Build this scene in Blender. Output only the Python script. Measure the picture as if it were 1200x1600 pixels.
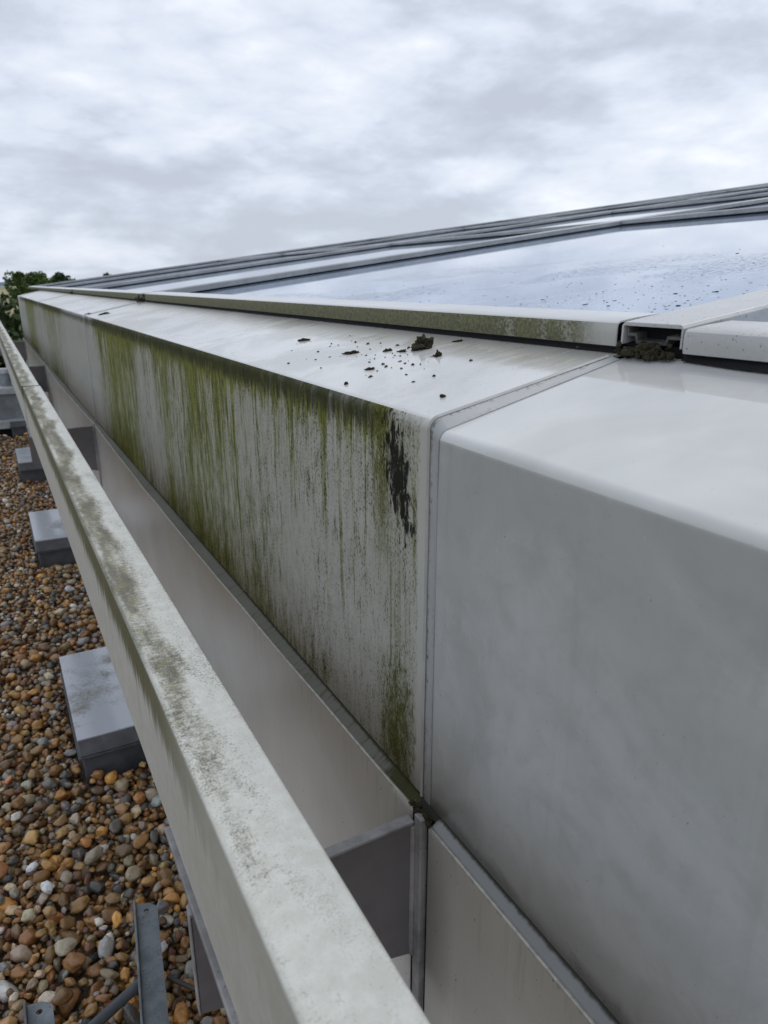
import bpy, bmesh, math, random
import numpy as np
from mathutils import Vector, Matrix, noise as mnoise

for o in list(bpy.data.objects):
    bpy.data.objects.remove(o)
S = bpy.context.scene
COL = S.collection

# ------------------------------------------------------------------ camera
HG = 1.08                                   # camera height above the gravel
FPX, Y0, VX = 1110.0, 443.0, -35.0          # focal length, horizon row and wall vanishing column in photo pixels
PITCH = math.atan((800 - Y0) / FPX)
AZ = math.atan((600 - VX) / math.hypot(FPX, 800 - Y0))
HD = np.array([math.sin(AZ), math.cos(AZ), 0.0])
RT = np.array([math.cos(AZ), -math.sin(AZ), 0.0])
UZ = np.array([0, 0, 1.0])
FW = HD * math.cos(PITCH) - UZ * math.sin(PITCH)
UP = HD * math.sin(PITCH) + UZ * math.cos(PITCH)
CAM = np.array([0, 0, HG])
cd = bpy.data.cameras.new('camera')
cam = bpy.data.objects.new('camera', cd)
COL.objects.link(cam)
cd.sensor_fit = 'HORIZONTAL'
cd.sensor_width = 36
cd.lens = FPX / 1200 * 36
cd.clip_start = 0.02
cd.clip_end = 20000
cd.dof.use_dof = True
cd.dof.focus_distance = 1.05
cd.dof.aperture_fstop = cd.lens / 2.6        # a 2.6 mm phone aperture
cam.matrix_world = Matrix(((RT[0], UP[0], -FW[0], 0), (RT[1], UP[1], -FW[1], 0), (RT[2], UP[2], -FW[2], HG), (0, 0, 0, 1)))
S.camera = cam
S.render.resolution_x, S.render.resolution_y = 768, 1024

# ------------------------------------------------------------------ node helper
class G:
    def __init__(s, nt):
        s.nt = nt
    def n(s, t, **kw):
        nd = s.nt.nodes.new(t)
        for k, v in kw.items():
            setattr(nd, k, v)
        return nd
    def put(s, sock, v):
        if v is None:
            return
        if isinstance(v, bpy.types.NodeSocket):
            s.nt.links.new(v, sock)
        elif isinstance(v, (tuple, list)):
            v = tuple(v)
            if sock.type == 'RGBA' and len(v) == 3:
                v = v + (1,)
            sock.default_value = v
        else:
            sock.default_value = v
    def m(s, op, a, b=0.0, c=0.0, clamp=False):
        nd = s.n('ShaderNodeMath', operation=op)
        nd.use_clamp = clamp
        s.put(nd.inputs[0], a); s.put(nd.inputs[1], b); s.put(nd.inputs[2], c)
        return nd.outputs[0]
    def add(s, a, b): return s.m('ADD', a, b)
    def sub(s, a, b): return s.m('SUBTRACT', a, b)
    def mul(s, a, b): return s.m('MULTIPLY', a, b)
    def mx(s, a, b): return s.m('MAXIMUM', a, b)
    def step(s, x, lo, hi, a=0.0, b=1.0, kind='SMOOTHSTEP'):
        nd = s.n('ShaderNodeMapRange', interpolation_type=kind)
        for i, v in enumerate((x, lo, hi, a, b)):
            s.put(nd.inputs[i], v)
        return nd.outputs[0]
    def vec(s, x, y, z):
        nd = s.n('ShaderNodeCombineXYZ')
        s.put(nd.inputs[0], x); s.put(nd.inputs[1], y); s.put(nd.inputs[2], z)
        return nd.outputs[0]
    def sep(s, v):
        nd = s.n('ShaderNodeSeparateXYZ')
        s.put(nd.inputs[0], v)
        return nd.outputs
    def pos(s):
        return s.n('ShaderNodeNewGeometry').outputs['Position']
    def noise(s, v, scale=1.0, detail=4.0, rough=0.55, dist=0.0):
        nd = s.n('ShaderNodeTexNoise')
        s.put(nd.inputs['Vector'], v)
        nd.inputs['Scale'].default_value = scale
        nd.inputs['Detail'].default_value = detail
        nd.inputs['Roughness'].default_value = rough
        nd.inputs['Distortion'].default_value = dist
        return nd.outputs[0]
    def vscale(s, v, x, y, z, off=(0, 0, 0)):
        nd = s.n('ShaderNodeMapping')
        s.put(nd.inputs['Vector'], v)
        nd.inputs['Scale'].default_value = (x, y, z)
        nd.inputs['Location'].default_value = off
        return nd.outputs[0]
    def ramp(s, f, stops, interp='LINEAR'):
        nd = s.n('ShaderNodeValToRGB')
        cr = nd.color_ramp
        cr.interpolation = interp
        while len(cr.elements) < len(stops):
            cr.elements.new(0.5)
        for e, (p, c) in zip(cr.elements, stops):
            e.position = p
            if isinstance(c, (int, float)):
                c = (c, c, c)
            e.color = tuple(c) + (1,)
        s.put(nd.inputs[0], f)
        return nd.outputs[0]
    def mix(s, f, a, b):
        nd = s.n('ShaderNodeMix', data_type='RGBA')
        s.put(nd.inputs[0], f); s.put(nd.inputs[6], a); s.put(nd.inputs[7], b)
        return nd.outputs[2]
    def bump(s, h, strength=0.3, dist=0.002):
        nd = s.n('ShaderNodeBump')
        nd.inputs['Strength'].default_value = strength
        nd.inputs['Distance'].default_value = dist
        s.put(nd.inputs['Height'], h)
        return nd.outputs[0]

# ------------------------------------------------------------------ world: overcast sky
SUN_EL, SUN_ROT = math.radians(52), math.radians(75)
W = bpy.data.worlds.new('World')
S.world = W
W.use_nodes = True
g = G(W.node_tree)
W.node_tree.nodes.clear()
sky = g.n('ShaderNodeTexSky', sky_type='NISHITA')
sky.sun_disc = False
sky.sun_elevation = SUN_EL
sky.sun_rotation = SUN_ROT
b1 = g.n('ShaderNodeBackground')
g.put(b1.inputs[0], sky.outputs[0]); b1.inputs[1].default_value = 0.10
d = g.n('ShaderNodeTexCoord').outputs['Generated']
dx, dy, dz = g.sep(d)
den = g.add(g.mx(dz, 0.0), 0.20)
pl = g.vec(g.m('DIVIDE', dx, den), g.m('DIVIDE', dy, den), 0.0)
dv = g.vec(dx, dy, g.mul(g.m('POWER', g.mx(dz, 0.0), 0.85), 2.4))
c0 = g.noise(g.vscale(dv, 1, 1, 1, (1.7, 4.2, 0.6)), 3.4, 9, 0.56, 0.25)
c2 = g.noise(g.vscale(dv, 1, 1, 1, (7.1, 1.2, 3.1)), 9.0, 7, 0.60, 0.15)
c1 = g.noise(g.vscale(pl, 1, 1, 1, (3.1, 7.4, 0)), 1.1, 6, 0.55, 0.1)
vo = g.n('ShaderNodeTexVoronoi', feature='F1')
wv = g.n('ShaderNodeTexNoise')
g.put(wv.inputs['Vector'], dv); wv.inputs['Scale'].default_value = 6.0; wv.inputs['Detail'].default_value = 5.0
vadd = g.n('ShaderNodeVectorMath', operation='MULTIPLY_ADD')
g.put(vadd.inputs[0], wv.outputs['Color']); vadd.inputs[1].default_value = (0.30, 0.30, 0.34); g.put(vadd.inputs[2], dv)
g.put(vo.inputs['Vector'], vadd.outputs[0])
vo.inputs['Scale'].default_value = 7.5
puff = g.sub(0.50, vo.outputs['Distance'])
cl = g.add(g.add(g.add(g.mul(c0, 0.62), g.mul(c2, 0.26)), g.mul(c1, 0.14)), g.mul(puff, 0.15))
cc = g.ramp(cl, [(0.395, (0.43, 0.465, 0.545)), (0.462, (0.485, 0.53, 0.615)), (0.522, (0.575, 0.62, 0.71)), (0.585, (0.645, 0.685, 0.76)), (0.67, (0.765, 0.79, 0.835))])
b2 = g.n('ShaderNodeBackground')
g.put(b2.inputs[0], cc); b2.inputs[1].default_value = 1.0
ms = g.n('ShaderNodeMixShader')
ms.inputs[0].default_value = 0.95
g.nt.links.new(b1.outputs[0], ms.inputs[1]); g.nt.links.new(b2.outputs[0], ms.inputs[2])
wo = g.n('ShaderNodeOutputWorld')
g.nt.links.new(ms.outputs[0], wo.inputs[0])

# ------------------------------------------------------------------ sun through cloud, exposure
sd = bpy.data.lights.new('sun', 'SUN')
sun = bpy.data.objects.new('sun', sd)
COL.objects.link(sun)
sd.energy = 0.8
sd.angle = math.radians(35)
sd.color = (1.0, 0.96, 0.9)
sv = Vector((math.sin(SUN_ROT) * math.cos(SUN_EL), math.cos(SUN_ROT) * math.cos(SUN_EL), math.sin(SUN_EL)))
sun.rotation_euler = sv.to_track_quat('Z', 'Y').to_euler()
S.view_settings.view_transform = 'Standard'
S.view_settings.look = 'None'
S.view_settings.exposure = 0.38
S.view_settings.gamma = 1.0

# ------------------------------------------------------------------ pixel helpers (photo pixels, 1200 x 1600)
def ray(x, y): return FW + RT * (x - 600) / FPX - UP * (y - 800) / FPX
def on_plane(x, y, a, b, c):
    """hit with the plane z = a + b*x + c*y"""
    r = ray(x, y)
    k = (a - HG) / (r[2] - b * r[0] - c * r[1])
    return CAM + r * k
def proj(p):
    q = np.array(p, float) - CAM
    z = q @ FW
    return 600 + FPX * (q @ RT) / z, 800 - FPX * (q @ UP) / z, z

# ------------------------------------------------------------------ object helpers
def tag(o, label=None, cat=None, group=None, kind=None):
    if label: o['label'] = label
    if cat: o['category'] = cat
    if group: o['group'] = group
    if kind: o['kind'] = kind
    return o
def thing(name, label, cat, loc=(0, 0, 0), group=None):
    o = bpy.data.objects.new(name, None)
    o.empty_display_size = 0.1
    COL.objects.link(o)
    o.location = loc
    return tag(o, label, cat, group)
def obj(name, bm, mat, parent=None, smooth=False, bevel=0.0, seg=2):
    """mesh built in world coordinates; kept there when parented"""
    me = bpy.data.meshes.new(name)
    if isinstance(bm, bmesh.types.BMesh):
        bmesh.ops.recalc_face_normals(bm, faces=bm.faces)
        bm.to_mesh(me); bm.free()
    else:
        me.from_pydata(*bm)
    o = bpy.data.objects.new(name, me)
    COL.objects.link(o)
    me.materials.append(mat)
    if smooth:
        me.polygons.foreach_set('use_smooth', [True] * len(me.polygons))
        me.set_sharp_from_angle(angle=math.radians(38))
    if bevel:
        md = o.modifiers.new('bevel', 'BEVEL')
        md.width = bevel; md.segments = seg; md.limit_method = 'ANGLE'; md.angle_limit = math.radians(40)
    if parent:
        base = Vector(parent.location)
        pp = parent.parent
        while pp:
            base += Vector(pp.location); pp = pp.parent
        o.parent = parent
        o.location = -base
    return o
def box(x0, x1, y0, y1, z0, z1, bm=None):
    bm = bm or bmesh.new()
    v = [bm.verts.new((x, y, z)) for z in (z0, z1) for x, y in ((x0, y0), (x1, y0), (x1, y1), (x0, y1))]
    for f in ((0, 3, 2, 1), (4, 5, 6, 7), (0, 1, 5, 4), (1, 2, 6, 5), (2, 3, 7, 6), (3, 0, 4, 7)):
        bm.faces.new([v[i] for i in f])
    return bm
def prism(pts, axis, a0, a1, bm=None):
    """extrude a closed 2D outline; axis 'y': pts are (x,z); axis 'x': pts are (y,z) """
    bm = bm or bmesh.new()
    def mk(p, a):
        return (p[0], a, p[1]) if axis == 'y' else (a, p[0], p[1])
    A = [bm.verts.new(mk(p, a0)) for p in pts]
    B = [bm.verts.new(mk(p, a1)) for p in pts]
    n = len(pts)
    bm.faces.new(A); bm.faces.new(B[::-1])
    for i in range(n):
        bm.faces.new((A[i], B[i], B[(i + 1) % n], A[(i + 1) % n]))
    return bm
def sweep_profile(prof, y0, y1, thick, ny=1, dx=None, bm=None):
    """open (x,z) profile swept along Y as a folded sheet of the given thickness"""
    bm = bm or bmesh.new()
    P = np.array(prof, float)
    T = np.gradient(P, axis=0)
    T /= np.linalg.norm(T, axis=1)[:, None]
    Nn = np.stack([T[:, 1], -T[:, 0]], 1)      # inward
    inn = P + Nn * thick
    loop = list(map(tuple, P)) + list(map(tuple, inn[::-1]))
    rings = []
    for k in range(ny + 1):
        y = y0 + (y1 - y0) * k / ny
        rings.append([bm.verts.new((px + (dx(y, px, pz) if dx else 0), y, pz)) for px, pz in loop])
    n = len(loop)
    bm.faces.new(rings[0]); bm.faces.new(rings[-1][::-1])
    for k in range(ny):
        for i in range(n):
            bm.faces.new((rings[k][i], rings[k + 1][i], rings[k + 1][(i + 1) % n], rings[k][(i + 1) % n]))
    return bm
def tube(p0, p1, r0, r1=None, n=12, bm=None):
    bm = bm or bmesh.new()
    r1 = r0 if r1 is None else r1
    p0, p1 = Vector(p0), Vector(p1)
    q = (p1 - p0).to_track_quat('Z', 'Y')
    a = [bm.verts.new(p0 + q @ Vector((r0 * math.cos(t), r0 * math.sin(t), 0))) for t in [2 * math.pi * i / n for i in range(n)]]
    b = [bm.verts.new(p1 + q @ Vector((r1 * math.cos(t), r1 * math.sin(t), 0))) for t in [2 * math.pi * i / n for i in range(n)]]
    bm.faces.new(a[::-1]); bm.faces.new(b)
    for i in range(n):
        bm.faces.new((a[i], a[(i + 1) % n], b[(i + 1) % n], b[i]))
    return bm

# ------------------------------------------------------------------ materials
def material(name):
    m = bpy.data.materials.new(name)
    m.use_nodes = True
    nt = m.node_tree
    b = nt.nodes['Principled BSDF']
    return m, G(nt), b
def setp(g, b, base=None, rough=None, spec=None, metal=None, normal=None, coat=None, coat_rough=None, ior=None):
    for k, v in (('Base Color', base), ('Roughness', rough), ('Specular IOR Level', spec), ('Metallic', metal), ('Normal', normal),
                 ('Coat Weight', coat), ('Coat Roughness', coat_rough), ('IOR', ior)):
        if v is not None:
            g.put(b.inputs[k], v)
def painted(name, base, rough=0.35, blot=0.12, speck=0.0, dirt=(0.10, 0.095, 0.08), spec=0.5, bump=0.0, metal=0.0):
    m, g, b = material(name)
    p = g.pos()
    n1 = g.noise(p, 5.0, 5, 0.6, 0.4)
    n2 = g.noise(p, 38.0, 4, 0.6)
    f = g.step(g.add(g.mul(n1, 0.65), g.mul(n2, 0.35)), 0.38, 0.64)
    dk = tuple(c * (1 - blot * 1.6) for c in base)
    lt = tuple(min(1, c * (1 + blot * 0.6)) for c in base)
    c = g.mix(f, dk, lt)
    if speck:
        sp = g.step(g.noise(p, 260.0, 2, 0.5), 0.70 - speck, 0.74 - speck)
        c = g.mix(g.mul(sp, 0.8), c, dirt)
    r = g.add(rough - 0.06, g.mul(n2, 0.14))
    setp(g, b, c, r, spec, metal)
    if bump:
        g.put(b.inputs['Normal'], g.bump(n2, bump, 0.001))
    return m

ZT, ZB, XF = 0.944, 0.462, 0.40           # fascia: top edge, bottom edge, plane
JS = [0.630 + 2.952 * i for i in range(5)]  # joints along the parapet

def algae_material():
    m, g, b = material('algae_streaked_paint')
    p = g.pos()
    X, Y, Z = g.sep(p)
    s = g.sub(ZT, Z)
    wob = g.noise(g.vec(g.mul(Y, 6.0), g.mul(Z, 3.0), 1.7), 1.0, 3, 0.5)
    Yw = g.add(Y, g.mul(g.sub(wob, 0.5), g.mul(0.10, g.m('POWER', Y, 0.9))))
    fa = g.step(Yw, 0.60, 3.60, 0, 1, 'LINEAR')
    t = lambda y: (y - 0.6) / 3.0
    zA = g.ramp(fa, [(t(0.60), 0.30), (t(0.66), 0.44), (t(0.70), 0.46), (t(0.74), 0.50), (t(0.80), 0.38), (t(0.88), 0.36), (t(1.0), 0.46), (t(1.2), 0.58),
                     (t(1.45), 0.70), (t(1.7), 0.82), (t(1.86), 0.62), (t(2.0), 0.80), (t(2.15), 0.44), (t(2.30), 0.42), (t(2.48), 0.84), (t(2.95), 0.90), (t(3.2), 0.55), (t(3.35), 0.16), (t(3.6), 0.10)])
    fb = g.step(Yw, 3.6, 9.6, 0, 1, 'LINEAR')
    u = lambda y: (y - 3.6) / 6.0
    zB = g.ramp(fb, [(0.0, 0.0), (u(4.5), 0.12), (u(4.8), 0.42), (u(5.3), 0.66), (u(5.8), 0.66), (u(6.3), 0.32), (u(6.8), 0.34), (u(7.4), 0.80), (u(8.2), 0.80), (u(8.7), 0.32), (u(9.4), 0.2)])
    zone = g.mx(g.mul(zA, g.step(Yw, 3.5, 3.62, 1, 0)), zB)
    k1 = g.noise(g.vec(g.mul(Y, 24.0), g.mul(Z, 3.0), 0.0), 1.0, 6, 0.66, 0.5)
    k2 = g.noise(g.vec(g.mul(Y, 105.0), g.mul(Z, 21.0), 3.0), 1.0, 6, 0.70, 0.4)
    k3 = g.noise(g.vec(g.mul(Y, 460.0), g.mul(Z, 210.0), 7.0), 1.0, 3, 0.62)
    k4 = g.noise(g.vec(g.mul(Y, 9.0), g.mul(Z, 4.0), 5.0), 1.0, 4, 0.6)
    k5 = g.noise(g.vec(g.mul(Y, 60.0), g.mul(Z, 40.0), 9.0), 1.0, 5, 0.7)
    kb = g.add(g.add(g.mul(k1, 0.40), g.mul(k2, 0.26)), g.add(g.add(g.mul(k4, 0.20), g.mul(k5, 0.14)), g.mul(g.sub(k3, 0.5), 0.22)))
    colm = g.noise(g.vec(g.mul(Y, 52.0), g.mul(Z, 0.6), 11.0), 1.0, 4, 0.7)
    dlen = g.mul(g.step(colm, 0.42, 0.78), 0.60)
    drip = g.mul(g.step(g.add(g.sub(dlen, s), g.mul(g.sub(k5, 0.5), 0.10)), -0.02, 0.12), g.step(s, 0.0, 0.03))
    top = g.mul(g.step(g.add(s, g.mul(g.sub(k1, 0.5), 0.05)), 0.012, 0.080, 1, 0), g.step(Y, 0.69, 0.78, 0, 1))
    bot = g.step(s, 0.34, 0.49, 0, 0.6)
    jag = g.noise(g.vec(g.mul(Y, 200.0), g.mul(Z, 60.0), 0.0), 1.0, 4, 0.7)
    clean = g.step(g.add(Y, g.mul(g.sub(jag, 0.5), 0.026)), 0.650, 0.658)
    amt = g.add(g.add(zone, g.mul(top, 0.40)), g.add(g.mul(bot, 0.25), g.add(g.mul(drip, 0.32), 0.05)))
    a = g.step(g.sub(g.add(amt, g.mul(kb, 2.7)), 1.80), 0.0, 0.60)
    a = g.mul(a, clean)
    film = g.mul(g.step(g.add(g.add(g.mul(k2, 0.6), g.mul(k5, 0.4)), g.mul(zone, 0.30)), 0.42, 0.82), clean)
    base0 = g.mix(g.noise(p, 7.0, 4, 0.6), (0.42, 0.415, 0.37), (0.56, 0.555, 0.51))
    c = g.mix(g.mul(film, 0.42), base0, (0.26, 0.25, 0.165))
    green = g.mix(g.step(g.add(g.mul(k2, 0.6), g.mul(k1, 0.4)), 0.38, 0.62), (0.250, 0.260, 0.035), (0.085, 0.098, 0.010))
    green = g.mix(g.step(k3, 0.5, 0.7, 0, 0.55), green, (0.032, 0.034, 0.012))
    c = g.mix(g.mul(a, 0.93), c, green)
    # fine black speckle, denser where dirt has run
    sp = g.step(g.add(k3, g.add(g.mul(g.sub(k2, 0.5), 0.50), g.mul(g.sub(k4, 0.5), 0.25))), 0.550, 0.650)
    sp = g.mul(g.mul(sp, clean), g.step(zone, 0.05, 0.40, 0.2, 0.85))
    c = g.mix(sp, c, (0.040, 0.040, 0.024))
    dr = g.mul(g.mul(g.step(g.add(k2, g.mul(g.sub(k1, 0.5), 0.5)), 0.64, 0.72), clean), 0.7)
    c = g.mix(dr, c, (0.045, 0.048, 0.018))
    # dark crust right under the folded edge
    cr = g.mul(g.step(g.add(g.mul(top, 0.80), g.mul(g.sub(k2, 0.5), 0.9)), 0.36, 0.80), clean)
    c = g.mix(g.mul(cr, 0.88), c, (0.036, 0.038, 0.018))
    # black lichen patch at the near corner and the green runs below it
    pe = g.noise(g.vec(g.mul(Y, 120.0), g.mul(Z, 40.0), 2.0), 1.0, 6, 0.74, 0.5)
    ey = g.m('DIVIDE', g.sub(Y, g.add(0.722, g.mul(s, -0.30))), 0.034)
    es = g.m('DIVIDE', g.sub(s, 0.078), 0.072)
    rad = g.add(g.mul(ey, ey), g.mul(es, es))
    patch = g.mul(g.step(g.add(rad, g.mul(g.sub(pe, 0.5), 6.5)), 0.30, 1.0, 1, 0), clean)
    ry = g.m('DIVIDE', g.sub(Y, g.add(0.738, g.mul(g.sub(k4, 0.5), 0.03))), 0.026)
    run = g.mul(g.step(g.add(g.mul(ry, ry), g.mul(g.sub(g.add(g.mul(pe, 0.5), g.mul(k2, 0.5)), 0.5), 11.0)), -0.3, 1.3, 1, 0), g.step(g.add(s, g.mul(g.sub(k2, 0.5), 0.2)), 0.10, 0.24, 1, 0.0))
    run = g.mul(run, clean)
    r2y = g.m('DIVIDE', g.sub(Y, 0.690), 0.040)
    run2 = g.mul(g.mul(g.step(g.add(g.mul(r2y, r2y), g.mul(g.sub(g.add(g.mul(colm, 0.45), g.add(g.mul(k2, 0.35), g.mul(k4, 0.20))), 0.5), 16.0)), -1.6, 0.4, 1, 0), clean), 0.85)
    c = g.mix(g.mul(g.mx(run, run2), 0.85), c, g.mix(g.step(k3, 0.40, 0.62), (0.150, 0.150, 0.020), (0.050, 0.052, 0.012)))
    c = g.mix(g.mul(patch, 0.97), c, (0.011, 0.010, 0.007))
    by = g.m('DIVIDE', g.sub(Y, 0.698), 0.042)
    bs = g.m('DIVIDE', g.sub(s, 0.42), 0.095)
    foot = g.mul(g.step(g.add(g.add(g.mul(by, by), g.mul(bs, bs)), g.mul(g.sub(g.add(g.mul(pe, 0.4), g.add(g.mul(k5, 0.3), g.mul(k2, 0.3))), 0.5), 13.0)), -0.2, 1.5, 1, 0), clean)
    c = g.mix(g.mul(foot, 0.9), c, g.mix(g.step(k3, 0.42, 0.6), (0.120, 0.120, 0.018), (0.045, 0.045, 0.012)))
    al = g.mx(g.mx(a, patch), g.mx(run, foot))
    r = g.add(0.34, g.mul(al, 0.5))
    setp(g, b, c, r, g.sub(0.45, g.mul(al, 0.33)))
    g.put(b.inputs['Normal'], g.bump(g.add(g.mul(al, 1.0), g.mul(k3, 0.6)), 0.35, 0.0012))
    return m

def capping_top_mix(name, dirty):
    """pale wet paint; the sloping top sheds to the folded edge"""
    m, g, b = material(name)
    p = g.pos()
    X, Y, Z = g.sep(p)
    n1 = g.noise(p, 4.0, 4, 0.6, 0.6)
    n2 = g.noise(g.vscale(p, 14, 60, 14), 1.0, 5, 0.65)
    n3 = g.noise(p, 300.0, 2, 0.5)
    base = g.mix(g.step(n1, 0.35, 0.65), (0.52, 0.52, 0.50), (0.62, 0.62, 0.60))
    wet = g.step(g.add(n1, g.mul(g.sub(n2, 0.5), 0.3)), 0.40, 0.55)
    if dirty:
        silt = g.mul(g.step(g.add(X, g.mul(g.sub(n2, 0.5), 0.16)), 0.56, 0.64), 0.75)
        c = g.mix(g.mul(silt, 0.7), base, (0.33, 0.30, 0.23))
        c = g.mix(g.mul(g.step(n3, 0.66, 0.72), 0.55), c, (0.12, 0.11, 0.09))
        far = g.step(Y, 1.3, 2.6)
        c = g.mix(g.mul(far, g.mul(g.step(n2, 0.45, 0.7), 0.45)), c, (0.36, 0.34, 0.30))
        r = g.add(g.add(0.10, g.mul(g.sub(1.0, wet), 0.20)), g.add(g.mul(silt, 0.12), g.mul(far, 0.16)))
        g.put(b.inputs['Normal'], g.bump(g.add(n2, g.mul(n3, 0.5)), 0.10, 0.0008))
    else:
        c = g.mix(g.mul(g.step(n3, 0.73, 0.76), 0.5), base, (0.2, 0.19, 0.17))
        r = g.add(0.035, g.mul(g.sub(1.0, wet), 0.03))
        pass
    setp(g, b, c, r, 0.7)
    return m

def clean_face_material():
    m, g, b = material('pale_weathered_paint')
    p = g.pos()
    X, Y, Z = g.sep(p)
    n1 = g.noise(p, 3.2, 5, 0.6, 0.8)
    n2 = g.noise(p, 22.0, 5, 0.65, 0.6)
    n3 = g.noise(p, 230.0, 2, 0.5)
    c = g.mix(g.step(n1, 0.35, 0.66), (0.42, 0.43, 0.415), (0.53, 0.535, 0.52))
    c = g.mix(g.mul(g.step(n2, 0.46, 0.68), 0.30), c, (0.33, 0.325, 0.30))
    run = g.noise(g.vec(g.mul(Y, 60.0), g.mul(Z, 2.0), 0.0), 1.0, 5, 0.65)
    c = g.mix(g.mul(g.step(run, 0.54, 0.74), 0.20), c, (0.29, 0.285, 0.25))
    foot = g.step(g.add(Z, g.mul(g.sub(n2, 0.5), 0.05)), 0.485, 0.462)
    c = g.mix(g.mul(foot, 0.6), c, (0.10, 0.095, 0.08))
    c = g.mix(g.mul(g.step(n3, 0.735, 0.76), 0.7), c, (0.08, 0.075, 0.06))
    r = g.add(g.add(0.16, g.mul(n2, 0.14)), g.mul(g.step(n1, 0.35, 0.65), 0.16))
    setp(g, b, c, r, 0.5)
    g.put(b.inputs['Normal'], g.bump(g.noise(p, 2.2, 2, 0.5), 0.12, 0.01))
    return m

def lower_face_material():
    m, g, b = material('beige_grey_panel')
    p = g.pos()
    X, Y, Z = g.sep(p)
    n1 = g.noise(p, 3.0, 4, 0.6, 0.6)
    n2 = g.noise(g.vec(g.mul(Y, 120.0), g.mul(Z, 6.0), 0.0), 1.0, 4, 0.6)
    n3 = g.noise(p, 170.0, 2, 0.5)
    s = g.sub(0.447, Z)
    c = g.mix(g.step(n1, 0.35, 0.66), (0.62, 0.595, 0.54), (0.70, 0.675, 0.62))
    c = g.mix(g.mul(g.mul(g.step(n2, 0.52, 0.72), 0.35), g.step(s, 0.0, 0.12, 1, 0.3)), c, (0.30, 0.27, 0.20))
    c = g.mix(g.mul(g.step(n3, 0.735, 0.76), 0.8), c, (0.05, 0.045, 0.035))
    c = g.mix(g.mul(g.step(g.add(s, g.mul(g.sub(n2, 0.5), 0.03)), 0.002, -0.004, 0, 1), 0.3), c, (0.12, 0.115, 0.07))
    setp(g, b, c, g.add(0.26, g.mul(n1, 0.15)), 0.4)
    g.put(b.inputs['Normal'], g.bump(g.noise(p, 2.4, 2, 0.5), 0.2, 0.012))
    return m

def ledge_material():
    m, g, b = material('mossy_ledge_paint')
    p = g.pos()
    X, Y, Z = g.sep(p)
    n2 = g.noise(g.vec(g.mul(Y, 90.0), g.mul(Z, 20.0), g.mul(X, 20.0)), 1.0, 5, 0.7)
    n1 = g.noise(p, 8.0, 4, 0.6)
    near = g.mx(g.mul(g.step(Y, 0.80, 0.66), g.step(Y, 0.585, 0.60)), g.step(Y, 0.56, 0.60, 0, 0.4))
    a = g.step(g.add(g.add(n2, g.mul(n1, 0.4)), g.mul(near, 0.55)), 0.92, 1.16)
    a = g.mul(a, g.step(Y, 0.50, 0.60, 0.1, 1.0))
    c = g.mix(g.mul(n1, 0.6), g.mix(g.step(Y, 0.58, 0.64), (0.35, 0.35, 0.345), (0.21, 0.205, 0.17)), g.mix(g.step(Y, 0.58, 0.64), (0.25, 0.25, 0.24), (0.13, 0.125, 0.095)))
    crev = g.step(g.add(X, g.mul(g.sub(n2, 0.5), 0.006)), 0.3985, 0.4020)
    c = g.mix(g.mul(crev, 0.85), c, (0.05, 0.048, 0.03))
    c = g.mix(g.mul(a, g.step(Y, 0.8, 1.0, 1.0, 0.55)), c, g.mix(n2, (0.022, 0.022, 0.010), (0.085, 0.082, 0.028)))
    setp(g, b, c, 0.7, 0.2)
    g.put(b.inputs['Normal'], g.bump(g.add(a, g.mul(n2, 0.3)), 0.2, 0.0015))
    return m

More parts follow.
